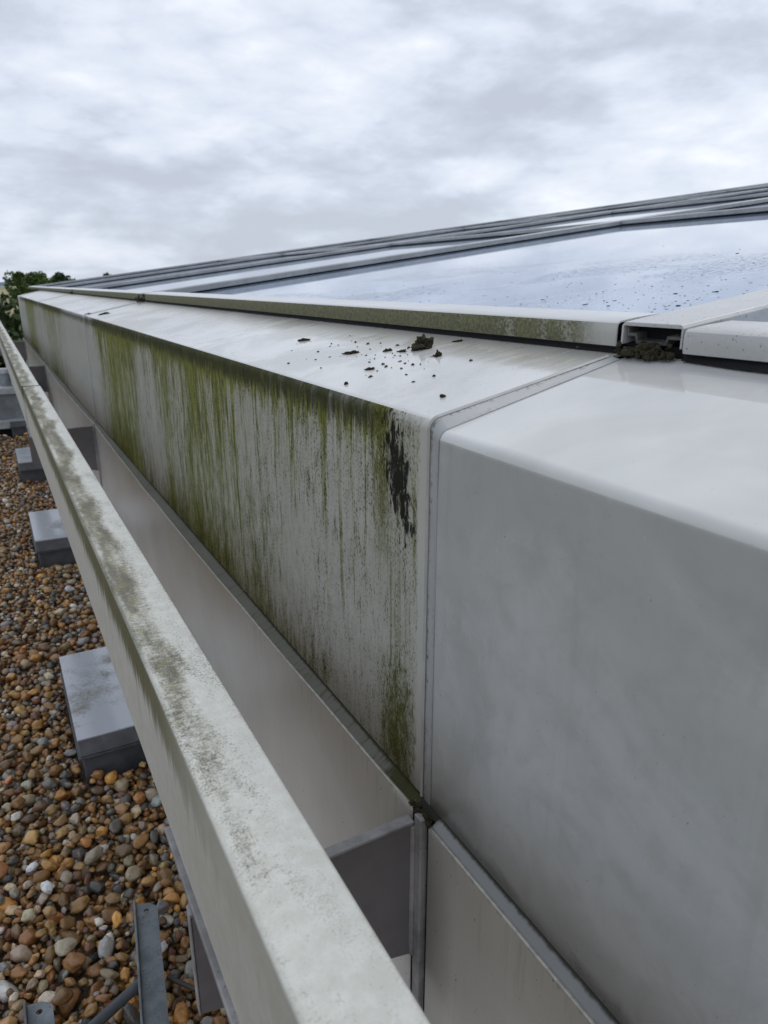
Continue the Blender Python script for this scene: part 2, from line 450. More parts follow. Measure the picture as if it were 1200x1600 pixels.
RX0, RX1, RZ0, RZ1 = 0.109, 0.183, 0.446, 0.638      # box rail section
def rail_material():
    m, g, b = material('lichen_stained_rail_paint')
    p = g.pos()
    X, Y, Z = g.sep(p)
    geo = g.n('ShaderNodeNewGeometry')
    nz = g.sep(geo.outputs['Normal'])[2]
    istop = g.step(nz, 0.5, 0.8)
    u = g.m('DIVIDE', g.sub(X, RX0), RX1 - RX0)
    n1 = g.noise(g.vec(g.mul(X, 30.0), g.mul(Y, 7.0), 0.0), 1.0, 5, 0.65)
    n2 = g.noise(g.vec(g.mul(X, 90.0), g.mul(Y, 150.0), 0.0), 1.0, 5, 0.72)
    n3 = g.noise(p, 420.0, 3, 0.6)
    n4 = g.noise(p, 60.0, 5, 0.7)
    c = g.mix(g.step(n4, 0.35, 0.7), (0.58, 0.575, 0.51), (0.67, 0.67, 0.615))
    am = g.ramp(g.step(Y, 0.25, 3.25, 0, 1, 'LINEAR'), [(0.0, 0.05), (0.07, 0.12), (0.12, 0.34), (0.2, 0.50), (0.3, 0.62), (0.45, 0.62), (0.6, 0.66), (1.0, 0.60)])
    cen = g.add(0.30, g.mul(g.sub(g.noise(g.vec(0.0, g.mul(Y, 3.0), 0.0), 1.0, 3, 0.5), 0.5), 0.7))
    w = g.m('ABSOLUTE', g.sub(u, cen))
    band = g.step(w, 0.08, 0.52, 1.0, 0.0)
    st = g.step(g.add(g.add(g.mul(band, 0.55), g.mul(am, 0.75)), g.add(g.mul(g.sub(n1, 0.5), 1.1), g.add(g.mul(g.sub(n2, 0.5), 0.85), g.mul(g.sub(n3, 0.5), 0.55)))), 0.58, 1.06)
    st = g.mul(st, istop)
    scol = g.mix(g.step(n1, 0.4, 0.62), (0.20, 0.185, 0.125), (0.095, 0.085, 0.055))
    scol = g.mix(g.step(n4, 0.52, 0.66), scol, (0.21, 0.19, 0.06))
    c = g.mix(g.mul(st, 0.86), c, scol)
    spk = g.mul(g.mul(g.step(g.add(g.add(n3, g.mul(n2, 0.35)), g.mul(g.sub(n1, 0.5), 0.7)), 0.72, 0.86), istop), g.step(Y, 0.35, 0.75, 0.2, 0.62))
    edge = g.mul(g.mul(g.step(g.add(u, g.mul(g.sub(n2, 0.5), 0.10)), 0.10, 0.03), istop), g.step(Y, 0.6, 1.0, 0.15, 0.75))
    c = g.mix(edge, c, (0.09, 0.085, 0.05))
    c = g.mix(spk, c, (0.14, 0.14, 0.085))
    # sides: drips under the top edge
    s = g.sub(RZ1, Z)
    d1 = g.noise(g.vec(g.mul(Y, 46.0), g.mul(Z, 5.0), 2.0), 1.0, 5, 0.65)
    d2 = g.noise(g.vec(g.mul(Y, 160.0), g.mul(Z, 12.0), 4.0), 1.0, 4, 0.6)
    dd = g.step(g.add(g.add(g.mul(d1, 0.75), g.mul(d2, 0.35)), g.mul(g.step(s, 0.0, 0.10, 1, 0), 0.44)), 0.60, 0.86)
    dd = g.mul(g.mul(dd, g.sub(1.0, istop)), g.step(Y, 0.45, 0.75, 0.18, 0.95))
    c = g.mix(dd, c, g.mix(d2, (0.045, 0.045, 0.02), (0.18, 0.165, 0.06)))
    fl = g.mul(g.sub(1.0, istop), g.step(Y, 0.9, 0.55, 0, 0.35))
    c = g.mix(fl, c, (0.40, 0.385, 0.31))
    setp(g, b, c, g.add(0.42, g.mul(g.mx(st, dd), 0.4)), 0.4)
    g.put(b.inputs['Normal'], g.bump(g.add(g.add(st, g.mul(n3, 0.35)), g.mul(n4, 0.4)), 0.35, 0.001))
    return m

def block_material(name, base, stain):   # wet pale sheet with grime patches
    m, g, b = material(name)
    p = g.pos()
    n1 = g.noise(g.vscale(p, 1, 1, 1, (0.3, 0.9, 0)), 7.0, 5, 0.6, 0.0)
    n2 = g.noise(p, 120.0, 4, 0.65)
    a = g.step(g.add(n1, g.mul(g.sub(n2, 0.5), 0.35)), 0.46, 0.66)
    c = g.mix(g.mul(a, stain), base, (0.155, 0.15, 0.115))
    nz = g.sep(g.n('ShaderNodeNewGeometry').outputs['Normal'])[2]
    setp(g, b, c, g.add(0.12, g.mul(a, 0.35)), 0.55)
    g.put(b.inputs['Normal'], g.bump(n2, 0.08, 0.001))
    return m

def eaves_material():
    m, g, b = material('green_edged_eaves_paint')
    p = g.pos()
    X, Y, Z = g.sep(p)
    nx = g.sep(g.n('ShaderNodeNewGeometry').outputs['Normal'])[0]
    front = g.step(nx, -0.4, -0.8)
    n1 = g.noise(g.vec(g.mul(Y, 22.0), g.mul(Z, 8.0), 0.0), 1.0, 5, 0.6)
    n2 = g.noise(p, 240.0, 4, 0.65)
    a = g.step(g.add(g.add(g.mul(n1, 0.85), g.mul(n2, 0.45)), g.step(Y, 0.62, 1.2, 0.20, 0.40)), 0.60, 0.90)
    a = g.mul(g.mul(a, front), g.step(Y, 0.64, 0.72))
    c = g.mix(g.noise(p, 9.0, 4, 0.6), (0.48, 0.48, 0.465), (0.62, 0.62, 0.61))
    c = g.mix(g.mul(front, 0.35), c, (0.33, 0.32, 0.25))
    c = g.mix(g.mul(a, 0.9), c, g.mix(g.step(n2, 0.4, 0.6), (0.15, 0.145, 0.045), (0.055, 0.055, 0.02)))
    setp(g, b, c, g.add(0.18, g.mul(a, 0.6)), 0.5)
    g.put(b.inputs['Normal'], g.bump(n2, 0.12, 0.0008))
    return m

def glass_material():
    m, g, b = material('wet_roof_glass')
    p = g.pos()
    X, Y, Z = g.sep(p)
    n1 = g.noise(g.vscale(p, 3, 1.4, 1), 1.0, 4, 0.6, 0.5)
    n2 = g.noise(g.vscale(p, 40, 110, 1), 1.0, 4, 0.65)
    n3 = g.noise(p, 150.0, 3, 0.6)
    low = g.mul(g.mul(g.step(X, 2.0, 0.8), g.step(Y, 3.0, 1.0)), g.step(g.noise(p, 2.2, 3, 0.6), 0.42, 0.62))
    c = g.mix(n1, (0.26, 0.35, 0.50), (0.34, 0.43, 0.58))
    dirt = g.mul(g.step(g.add(n3, g.mul(n1, 0.3)), 0.72, 0.80), 0.45)
    c = g.mix(dirt, c, (0.10, 0.10, 0.09))
    setp(g, b, c, g.add(0.015, g.mul(g.step(n1, 0.45, 0.7), 0.035)), 0.9, ior=1.65)
    bump = g.n('ShaderNodeBump')
    g.put(bump.inputs['Strength'], g.mul(low, 0.50))
    bump.inputs['Distance'].default_value = 0.002
    g.put(bump.inputs['Height'], g.add(g.step(n2, 0.5, 0.62), g.mul(n3, 0.2)))
    g.put(b.inputs['Normal'], bump.outputs[0])
    return m

def pebble_material():
    m, g, b = material('river_pebble')
    at = g.n('ShaderNodeAttribute', attribute_name='pcol').outputs['Color']
    oc = g.n('ShaderNodeObjectInfo').outputs['Color']
    add = g.n('ShaderNodeMix', data_type='RGBA', blend_type='ADD')
    add.inputs[0].default_value = 1.0
    g.put(add.inputs[6], at); g.put(add.inputs[7], oc)
    p = g.pos()
    n = g.noise(p, 130.0, 5, 0.65, 0.6)
    n2 = g.noise(p, 700.0, 3, 0.6)
    v = g.add(0.55, g.mul(n, 0.9))
    mul = g.n('ShaderNodeMix', data_type='RGBA', blend_type='MULTIPLY')
    mul.inputs[0].default_value = 1.0
    g.put(mul.inputs[6], add.outputs[2]); g.put(mul.inputs[7], g.vec(v, v, v))
    c = g.mix(g.mul(g.step(g.noise(p, 60.0, 3, 0.6, 1.0), 0.56, 0.66), 0.35), mul.outputs[2], (0.16, 0.10, 0.05))
    setp(g, b, c, g.add(0.16, g.mul(n2, 0.25)), 0.6)
    g.put(b.inputs['Normal'], g.bump(g.add(g.mul(n, 1.0), g.mul(n2, 0.3)), 0.25, 0.002))
    return m

def moss_material():
    m, g, b = material('dark_moss')
    p = g.pos()
    n = g.noise(p, 320.0, 4, 0.7)
    c = g.mix(n, (0.012, 0.011, 0.007), (0.075, 0.066, 0.036))
    setp(g, b, c, 0.85, 0.2)
    g.put(b.inputs['Normal'], g.bump(n, 0.8, 0.003))
    return m

def leaf_material(name, a, bcol):
    m, g, b = material(name)
    at = g.n('ShaderNodeAttribute', attribute_name='tone').outputs['Fac']
    c = g.mix(at, a, bcol)
    setp(g, b, c, 0.6, 0.3)
    return m

M = {}
M['algae'] = algae_material()
M['top_dirty'] = capping_top_mix('wet_silted_capping', True)
M['top_clean'] = capping_top_mix('wet_pale_capping', False)
M['face'] = clean_face_material()
M['lower'] = lower_face_material()
M['ledge'] = ledge_material()
M['rail'] = rail_material()
def sealant_material():
    m, g, b = material('grey_sealant')
    p = g.pos()
    X, Y, Z = g.sep(p)
    d_ = g.sub(0.5, g.m('FRACT', g.add(g.m('DIVIDE', g.sub(Y, JS[0]), 2.952), 0.5)))   # distance before the joint, in modules
    d_ = g.mul(d_, 2.952)
    n1 = g.noise(p, 16.0, 5, 0.65)
    n2 = g.noise(p, 230.0, 4, 0.7)
    n3 = g.noise(p, 70.0, 4, 0.65)
    c = g.mix(n1, (0.31, 0.315, 0.31), (0.47, 0.48, 0.485))
    e1 = g.mul(g.step(g.add(d_, g.mul(g.sub(n3, 0.5), 0.014)), 0.0075, 0.002), g.step(g.noise(p, 24.0, 4, 0.65), 0.40, 0.56, 0.25, 1.0))
    e2 = g.mul(g.step(g.add(d_, g.mul(g.sub(n3, 0.5), 0.018)), 0.010, 0.018), g.step(n1, 0.40, 0.6))
    gr = g.mul(g.mx(g.mul(e1, 0.95), g.mul(e2, 0.35)), g.step(n2, 0.38, 0.62))
    c = g.mix(gr, c, (0.055, 0.052, 0.038))
    setp(g, b, c, 0.35, 0.45)
    return m
M['sealant'] = sealant_material()
M['bead'] = painted('panel_edge_bead_paint', (0.47, 0.465, 0.44), 0.35, 0.12)
M['crack'] = painted('dirty_joint_gap', (0.04, 0.038, 0.032), 0.8, 0.3)
M['gap'] = painted('mossy_dark_gap', (0.035, 0.034, 0.018), 0.85, 0.5, 0.0, spec=0.15)
M['bracket'] = painted('shaded_grey_bracket_paint', (0.20, 0.185, 0.185), 0.4, 0.10, 0.0)  # plate grey darkened to include the shade on its camera-facing side
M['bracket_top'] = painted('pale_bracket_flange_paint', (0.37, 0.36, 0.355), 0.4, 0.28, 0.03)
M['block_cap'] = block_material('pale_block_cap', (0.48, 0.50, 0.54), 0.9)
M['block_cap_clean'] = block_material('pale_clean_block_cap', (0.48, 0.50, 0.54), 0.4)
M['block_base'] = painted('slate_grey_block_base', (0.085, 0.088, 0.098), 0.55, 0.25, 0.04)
M['block_cap_side_shade'] = painted('shaded_block_cap_side', (0.17, 0.175, 0.19), 0.45, 0.2, 0.03)  # darker than the cap top: shade of the upright sides put into the colour
M['eaves'] = eaves_material()
M['bar'] = painted('pale_aluminium_bar_paint', (0.52, 0.52, 0.51), 0.28, 0.08, 0.04)
M['bar_grey'] = painted('grey_aluminium_bar', (0.36, 0.37, 0.37), 0.35, 0.12, 0.0)
M['gasket'] = painted('black_gasket', (0.012, 0.012, 0.013), 0.75, 0.2, spec=0.2)
M['alu_raw'] = painted('dirty_raw_aluminium', (0.17, 0.16, 0.15), 0.55, 0.5, 0.12)
M['glass'] = glass_material()
M['pebble'] = pebble_material()
M['moss'] = moss_material()
M['galv'] = painted('galvanised_steel', (0.20, 0.225, 0.24), 0.42, 0.30, 0.05, dirt=(0.06, 0.065, 0.07), metal=0.35)
M['rod'] = painted('dull_steel_rod', (0.10, 0.11, 0.12), 0.5, 0.2, 0.0, metal=0.2)
M['rust'] = painted('dark_brown_rod', (0.045, 0.04, 0.035), 0.6, 0.2)
M['vent'] = painted('pale_vent_paint', (0.50, 0.53, 0.54), 0.4, 0.15, 0.03)
M['vent_dark'] = painted('grey_vent_body_paint', (0.27, 0.30, 0.315), 0.4, 0.2, 0.0)
M['straw'] = painted('dry_straw', (0.26, 0.21, 0.12), 0.8, 0.3)
M['bark'] = painted('bark', (0.09, 0.07, 0.05), 0.9, 0.3)

# ================================================================== SETTING
# ground far below, field, hills
def ground_mat():
    m, g, b = material('meadow_ground')
    p = g.pos()
    n = g.noise(p, 0.012, 5, 0.6)
    n2 = g.noise(p, 0.0028, 3, 0.5)
    c = g.mix(g.step(n, 0.4, 0.6), (0.05, 0.075, 0.025), (0.09, 0.11, 0.04))
    r = g.m('LENGTH', 0.0) if False else None
    X, Y, Z = g.sep(p)
    pale = g.mul(g.step(Y, 240, 330), g.step(n2, 0.40, 0.5))
    c = g.mix(g.mul(pale, 0.85), c, (0.36, 0.32, 0.19))
    setp(g, b, c, 0.95, 0.1)
    return m
GZ = -9.0
bm = bmesh.new()
bmesh.ops.create_grid(bm, x_segments=40, y_segments=40, size=9000)
for v in bm.verts:
    v.co.z = GZ
tag(obj('ground', bm, ground_mat()), kind='structure')
def hill_mat():
    m, g, b = material('wooded_hill_in_haze')
    n = g.noise(g.pos(), 0.006, 5, 0.6)
    setp(g, b, g.mix(n, (0.10, 0.145, 0.20), (0.15, 0.20, 0.26)), 1.0, 0.0)  # distance haze painted into the hill colour as blue
    return m
V, Fc = [], []
NH = 120
for i in range(NH + 1):
    a = math.radians(-70 + 150 * i / NH)
    for j, (rr, hh) in enumerate(((3400, 0.0), (3900, 0.8), (4300, 1.0), (5200, 0.0))):
        h = 26 + 14 * mnoise.noise((i * 0.09, 1.3, 0)) + 5 * mnoise.noise((i * 0.4, 7.3, 0))
        V.append((rr * math.sin(a), rr * math.cos(a), GZ - 2 + hh * h))
for i in range(NH):
    for j in range(3):
        q = i * 4 + j
        Fc.append((q, q + 4, q + 5, q + 1))
tag(obj('hills', (V, [], Fc), hill_mat(), smooth=True), kind='structure')

# flat roof deck that carries the gravel, with the storey walls below it
def deck_mat():
    m, g, b = material('grit_bed')
    p = g.pos()
    vo = g.n('ShaderNodeTexVoronoi')
    g.put(vo.inputs['Vector'], p)
    vo.inputs['Scale'].default_value = 38
    c = g.mix(g.noise(p, 30.0, 4, 0.6), (0.10, 0.072, 0.045), (0.20, 0.145, 0.095))
    setp(g, b, c, 0.7, 0.3)
    g.put(b.inputs['Normal'], g.bump(g.sub(1.0, vo.outputs['Distance']), 1.0, 0.02))
    return m
deck = tag(obj('roof_deck', box(-5.0, 0.42, -4.0, 10.2, -0.30, -0.035), deck_mat()), kind='structure')
bld = thing('building', 'plain lower storeys carrying the gravel roof and glass roof', 'building', (0, 0, GZ))
obj('wall', box(-4.9, 18.4, -3.9, 12.3, GZ, -0.302), painted('storey_render', (0.42, 0.41, 0.38), 0.8), bld)

# ================================================================== PARAPET CLADDING
par = thing('parapet_cladding', 'pale folded metal parapet capping streaked with green algae, carrying the glass roof edge', 'parapet', (XF, 0, 0))
RC = 0.013
def fascia_profile(ZT=ZT, SL=0.218):
    pts = [(XF + 0.018, ZB - 0.004), (XF + 0.003, ZB - 0.004), (XF, ZB)]
    pts += [(XF, ZB + (ZT - 0.02 - ZB) * k / 6) for k in range(1, 7)] + [(XF, ZT - 0.0165), (XF, ZT - 0.0142)]
    sl = math.atan(SL)
    # arc from the vertical face to the sloping top
    cx, cz = XF + RC, ZT - 0.013
    for k in range(0, 7):
        a = math.pi - (math.pi / 2 - sl) * k / 6
        pts.append((cx + RC * math.cos(a), cz + RC * math.sin(a)))
    x, z = pts[-1]
    for dx_ in (0.0015, 0.005, 0.02, 0.08, 0.16, 0.24, 0.70 - x):
        pts.append((x + dx_, z + SL * dx_))
    return pts
FP = fascia_profile()
FP0 = fascia_profile(ZT - 0.0095, 0.2520)
def top_z(x):
    x0, z0 = FP[-8]
    return z0 + 0.218 * (x - x0)
def fascia(y0, y1, mface, mtop, label=None, ny=24, seed=0.0, prof=FP):
    bow = lambda y, px, pz: 0.0012 * mnoise.noise((y * 2.3 + seed, pz * 3, 1.0)) if px < XF + 0.001 and pz < ZT - 0.03 else 0.0
    o = obj('fascia_panel', sweep_profile(prof, y0, y1, 0.003, ny, bow), mface, par, smooth=True)
    o.data.materials.append(mtop)
    for p in o.data.polygons:
        if p.normal.z > (0.80 if y0 > 0 else 0.12) and p.center.z > ZT - 0.03:
            p.material_index = 1
        if abs(p.normal.y) > 0.9:
            p.use_smooth = False
    if label:
        o['label'] = label
    return o
GAP = 0.0145                     # width of the sealed joint
fascia(-2.4, JS[0] - GAP, M['face'], M['top_clean'], 'clean pale fascia panel with wet glossy top', seed=3, prof=FP0)
for i in range(3):
    fascia(JS[i], JS[i + 1] - GAP, M['algae'], M['top_dirty'], ['fascia panel with green algae streaks and a black lichen patch', 'second fascia panel with broad green stains', 'far fascia panel with faint green stains'][i], seed=i * 5.1)
fascia(JS[3], JS[3] + 0.45, M['face'], M['top_dirty'], seed=9)
def offset_profile(d, x_end=0.69, prof=FP):
    P = np.array([p for p in prof[2:] if p[0] <= x_end])
    T = np.gradient(P, axis=0); T /= np.linalg.norm(T, axis=1)[:, None]
    Nn = np.stack([-T[:, 1], T[:, 0]], 1)
    return [tuple(q) for q in (P + Nn * d)]
def loft(pa, pb, y0, y1, thick):
    bm = bmesh.new()
    rings = []
    for prof, y in ((pa, y0), (pb, y1)):
        P = np.array(prof)
        rings.append([bm.verts.new((px, y, pz)) for px, pz in P] + [bm.verts.new((px + thick * 0.6, y, pz - thick)) for px, pz in P[::-1]])
    n = len(rings[0])
    bm.faces.new(rings[0]); bm.faces.new(rings[1][::-1])
    for q in range(n):
        bm.faces.new((rings[0][q], rings[1][q], rings[1][(q + 1) % n], rings[0][(q + 1) % n]))
    return bm
for i in range(4):
    j = JS[i]
    gp = obj('joint_backing', sweep_profile(offset_profile(-0.0135 if i == 0 else -0.004), j - GAP - 0.004, j + 0.004, 0.002), M['crack'], par, smooth=True)
    st = obj('joint_strip', loft(offset_profile(0.0012, prof=FP0 if i == 0 else FP), offset_profile(0.0012), j - GAP - 0.0025, j - 0.0026, 0.0011), M['sealant'], par, smooth=True)
    # folded lip on the panel edge beside the strip, a thin raised bead
    bmb = bmesh.new()
    P = offset_profile(0.0010)
    prev = None
    for (px, pz) in P:
        wv = 0.0008 * mnoise.noise((px * 40, pz * 30, j))
        ring = [bmb.verts.new((px - 0.0, j + 0.003 + wv + 0.0026 * math.cos(t), pz + 0.0)) for t in (0, math.pi)]
        n2 = (0.0022)
        ring.insert(1, bmb.verts.new((px - n2 * (1 if pz < ZT - 0.02 else 0.2), j + 0.003 + wv, pz + n2 * (0 if pz < ZT - 0.02 else 1))))
        if prev:
            for k in range(2):
                bmb.faces.new((prev[k], prev[k + 1], ring[k + 1], ring[k]))
        prev = ring
    obj('sealant_bead', bmb, M['bead'], st, smooth=True)

# ledge under the fascia and the lower wall panels with their bulged top edges
def bulge(y, i):
    t = (y - (JS[i] - 2.952 if i < 0 else JS[i])) / 2.95
    if i < 0:
        return 0.0
    return 0.012 * math.sin(math.pi * min(1, max(0, t))) ** 0.8 + 0.004 * mnoise.noise((y * 5.0, i, 0)) * math.sin(math.pi * min(1, max(0, t)))
def lower(y0, y1, i):
    n = 48
    bm = bmesh.new()
    lev = [0.449, 0.4485, 0.440, 0.36, 0.25, 0.12, -0.03]
    rows = []
    for k in range(n + 1):
        y = y0 + (y1 - y0) * k / n
        b_ = bulge(y, i)
        row = [bm.verts.new((0.3872 - b_ + 0.003, y, 0.4485))]
        for q, z in enumerate(lev):
            w = math.exp(-((0.449 - z) / 0.16) ** 2)
            row.append(bm.verts.new((0.3860 + (0.001 if q == 0 else 0) - b_ * w, y, z)))
        rows.append(row)
    for k in range(n):
        for q in range(len(lev)):
            bm.faces.new((rows[k][q], rows[k + 1][q], rows[k + 1][q + 1], rows[k][q + 1]))
    o = obj('wall_panel', bm, M['lower'], par, smooth=True)
    md = o.modifiers.new('thickness', 'SOLIDIFY'); md.thickness = 0.002; md.offset = -1
    # sloping ledge that joins it to the fascia foot
    bm = bmesh.new()
    A = []
    for k in range(n + 1):
        y = y0 + (y1 - y0) * k / n
        b_ = bulge(y, i)
        dirtb = 0.0012 * mnoise.noise((y * 40, 3, 0))
        A.append([bm.verts.new((XF + 0.017, y, ZB - 0.006)), bm.verts.new((XF + 0.002, y, ZB - 0.0065 + dirtb)), bm.verts.new((0.3895 - b_, y, 0.4465))])
    for k in range(n):
        for q in range(2):
            bm.faces.new((A[k][q], A[k + 1][q], A[k + 1][q + 1], A[k][q + 1]))
    obj('ledge_strip', bm, M['ledge'], par, smooth=True)
lower(-2.4, JS[0] - 0.035, -1)
for i in range(3):
    lower(JS[i] + 0.004, JS[i + 1] - 0.03, i)
lower(JS[3] + 0.004, JS[3] + 0.45, -1)
for i in range(4):
    # vertical joint post behind the panel ends
    y = JS[i]
    obj('joint_post', box(0.381, 0.398, y - 0.025, y - 0.0085, -0.03, 0.4515), M['bracket_top'], par, bevel=0.002)
    obj('joint_backing', box(0.3905, 0.401, y - 0.040, y + 0.010, -0.03, 0.4440), M['gap'], par)

# ================================================================== SUPPORT BRACKETS
blab = ['tapered dark grey bracket plate under the clean near end of the box rail',
        'dark grey bracket plate under the joint in the box rail',
        'dark grey bracket plate between the rail joint and the far end of the rail',
        'dark grey bracket plate at the far end of the parapet']
for i in range(4):
    y = JS[i]
    t = thing('support_bracket', blab[i], 'bracket', (0.385, y, 0.33), 'brackets holding the box rail off the parapet')
    y1, y2 = y - 0.008, y - 0.002
    pl_ = [(0.102, 0.287), (0.3805, 0.222), (0.3805, 0.4345), (0.102, 0.4295)]
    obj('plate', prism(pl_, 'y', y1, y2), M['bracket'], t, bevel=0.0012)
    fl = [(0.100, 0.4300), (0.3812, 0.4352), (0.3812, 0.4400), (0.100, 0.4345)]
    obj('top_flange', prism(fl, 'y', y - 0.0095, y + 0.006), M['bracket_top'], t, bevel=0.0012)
    obj('wall_weld', tube((0.3795, y1 - 0.001, 0.224), (0.3795, y1 - 0.001, 0.432), 0.0035, n=8), M['bracket_top'], t, smooth=True)
    obj('end_flange', box(0.0998, 0.1015, y - 0.0092, y + 0.004, 0.288, 0.4288), M['bracket_top'], t, bevel=0.0006)

# ================================================================== BOX RAIL
rail = thing('box_rail', 'long pale rectangular box rail with brown lichen stains along its top', 'rail', (0.146, 0.6, RZ0))
def rail_section(y0, y1, dx=0.0, dz=0.0):
    n = max(2, int((y1 - y0) / 0.25))
    bm = bmesh.new()
    rings = []
    r = 0.004
    out = []
    for cx, cz, a0 in ((RX0 + r, RZ0 + r, 180), (RX1 - r, RZ0 + r, 270), (RX1 - r, RZ1 - r, 0), (RX0 + r, RZ1 - r, 90)):
        for k in range(4):
            a = math.radians(a0 + 30 * k)
            out.append((cx + r * math.cos(a), cz + r * math.sin(a)))
    for k in range(n + 1):
        y = y0 + (y1 - y0) * k / n
        w = 0.0008 * mnoise.noise((y * 1.7, 2.0, 0))
        rings.append([bm.verts.new((px + dx + w, y, pz + dz)) for px, pz in out])
    m_ = len(out)
    bm.faces.new(rings[0]); bm.faces.new(rings[-1][::-1])
    for k in range(n):
        for i in range(m_):
            bm.faces.new((rings[k][i], rings[k + 1][i], rings[k + 1][(i + 1) % m_], rings[k][(i + 1) % m_]))
    o = obj('rail_section', bm, M['rail'], rail, smooth=True)
    for p in o.data.polygons:
        if abs(p.normal.y) > 0.9:
            p.use_smooth = False
    md = o.modifiers.new('wn', 'WEIGHTED_NORMAL')
    md.keep_sharp = True
    return o
rail_section(-1.6, 3.60)
rail_section(3.606, 11.25, -0.004, 0.002)
obj('end_cap', box(RX0 - 0.010, RX1 + 0.004, 11.252, 11.30, RZ0, RZ1 + 0.035), M['rust'], rail, bevel=0.003)
for i in range(4):
    y = JS[i]
    obj('cleat_plate', prism([(0.1030, 0.4365), (0.1885, 0.4385), (0.1885, 0.4445), (0.1030, 0.4445)], 'y', y - 0.165, y + 0.125), M['bracket_top'], rail, bevel=0.0015)

# ================================================================== GLASS ROOF
ROOF_SL = 0.143
EX = 0.66
def rz(x): return 1.037 + ROOF_SL * (x - EX)
BW = 0.088
BY = [y - 0.047 for y in ([JS[0] - 2.952] + JS)]
PX = [3.62 + 2.88 * k for k in range(5)]
XE = 17.9
roof = thing('glass_roof', 'low sloping wet glass roof with pale glazing bars rising from the parapet', 'glass roof', (EX, 0, 1.0))
def slab(x0, x1, y0, y1, dz0, dz1, bm=None):
    """box that follows the roof slope, heights measured from the bar top"""
    bm = bm or bmesh.new()
    v = [bm.verts.new((x, y, rz(x) + dz)) for dz in (dz0, dz1) for x, y in ((x0, y0), (x1, y0), (x1, y1), (x0, y1))]
    for f in ((0, 3, 2, 1), (4, 5, 6, 7), (0, 1, 5, 4), (1, 2, 6, 5), (2, 3, 7, 6), (3, 0, 4, 7)):
        bm.faces.new([v[i] for i in f])
    return bm
xs = [EX + 0.045] + PX + [XE]
for i in range(len(BY) - 1):
    for k in range(len(xs) - 1):
        tilt = 0.0
        obj('glass_pane', slab(xs[k] + 0.012, xs[k + 1] - 0.012, BY[i] + 0.02, BY[i + 1] - 0.02, -0.046 + tilt, -0.034 + tilt), M['glass'], roof, bevel=0.001, seg=1)
# opaque roof body under the glass
obj('roof_body', slab(EX + 0.08, XE, BY[0], BY[-1], -0.22, -0.050), M['gasket'], roof)
def bar_profile(yc):
    """hollow pressure-cap profile (y, z) relative to the bar top, drawn as an open C"""
    h = BW / 2
    return [(yc - h, -0.026), (yc - h, -0.004), (yc - h + 0.004, 0.0), (yc + h - 0.004, 0.0), (yc + h, -0.004), (yc + h, -0.026),
            (yc + h - 0.003, -0.026), (yc + h - 0.003, -0.0045), (yc - h + 0.003, -0.0045), (yc - h + 0.003, -0.026)]
for i, yc in enumerate(BY):
    bm = bmesh.new()
    A = [bm.verts.new((EX + 0.002, y, rz(EX + 0.002) + z)) for y, z in bar_profile(yc)]
    B = [bm.verts.new((XE, y, rz(XE) + z)) for y, z in bar_profile(yc)]
    n = len(A)
    bm.faces.new(A); bm.faces.new(B[::-1])
    for q in range(n):
        bm.faces.new((A[q], B[q], B[(q + 1) % n], A[(q + 1) % n]))
    bar = obj('glazing_bar', bm, M['bar'] if i < 2 else M['bar_grey'], roof, bevel=0.0008)
    # pressure plate inside the hollow cap
    bm = bmesh.new()
    h = BW / 2
    prof = [(-h + 0.006, -0.014), (-h + 0.024, -0.014), (-h + 0.026, -0.021), (h - 0.022, -0.021), (h - 0.020, -0.013), (h - 0.008, -0.013), (h - 0.008, -0.008), (h - 0.006, -0.008), (h - 0.006, -0.0165),
            (h - 0.018, -0.0165), (h - 0.020, -0.0245), (-h + 0.024, -0.0245), (-h + 0.022, -0.0172), (-h + 0.006, -0.0172)]
    x0, x1 = EX + 0.006, EX + 0.8
    A = [bm.verts.new((x0, yc + y, rz(x0) + z)) for y, z in prof]
    B = [bm.verts.new((x1, yc + y, rz(x1) + z)) for y, z in prof]
    n = len(A)
    bm.faces.new(A); bm.faces.new(B[::-1])
    for q in range(n):
        bm.faces.new((A[q], B[q], B[(q + 1) % n], A[(q + 1) % n]))
    obj('pressure_plate', bm, M['alu_raw'], bar)
    obj('inner_shade', slab(EX + 0.022, EX + 0.06, yc - h + 0.0035, yc + h - 0.0035, -0.0258, -0.005), M['gasket'], bar)  # dark block added in the hollow end to paint its inner shade
    obj('gasket', slab(EX + 0.012, XE - 0.01, yc - h + 0.004, yc + h - 0.004, -0.047, -0.0262), M['gasket'], bar)
for x in PX:
    for i in range(len(BY) - 1):
        y0, y1 = BY[i] + BW / 2 + 0.001, BY[i + 1] - BW / 2 - 0.001
        pc = obj('purlin_cap', slab(x - 0.034, x + 0.034, y0, y1, -0.024, -0.001), M['bar_grey'], roof, bevel=0.003)
        obj('gasket', slab(x - 0.028, x + 0.028, y0, y1, -0.047, -0.0242), M['gasket'], pc)
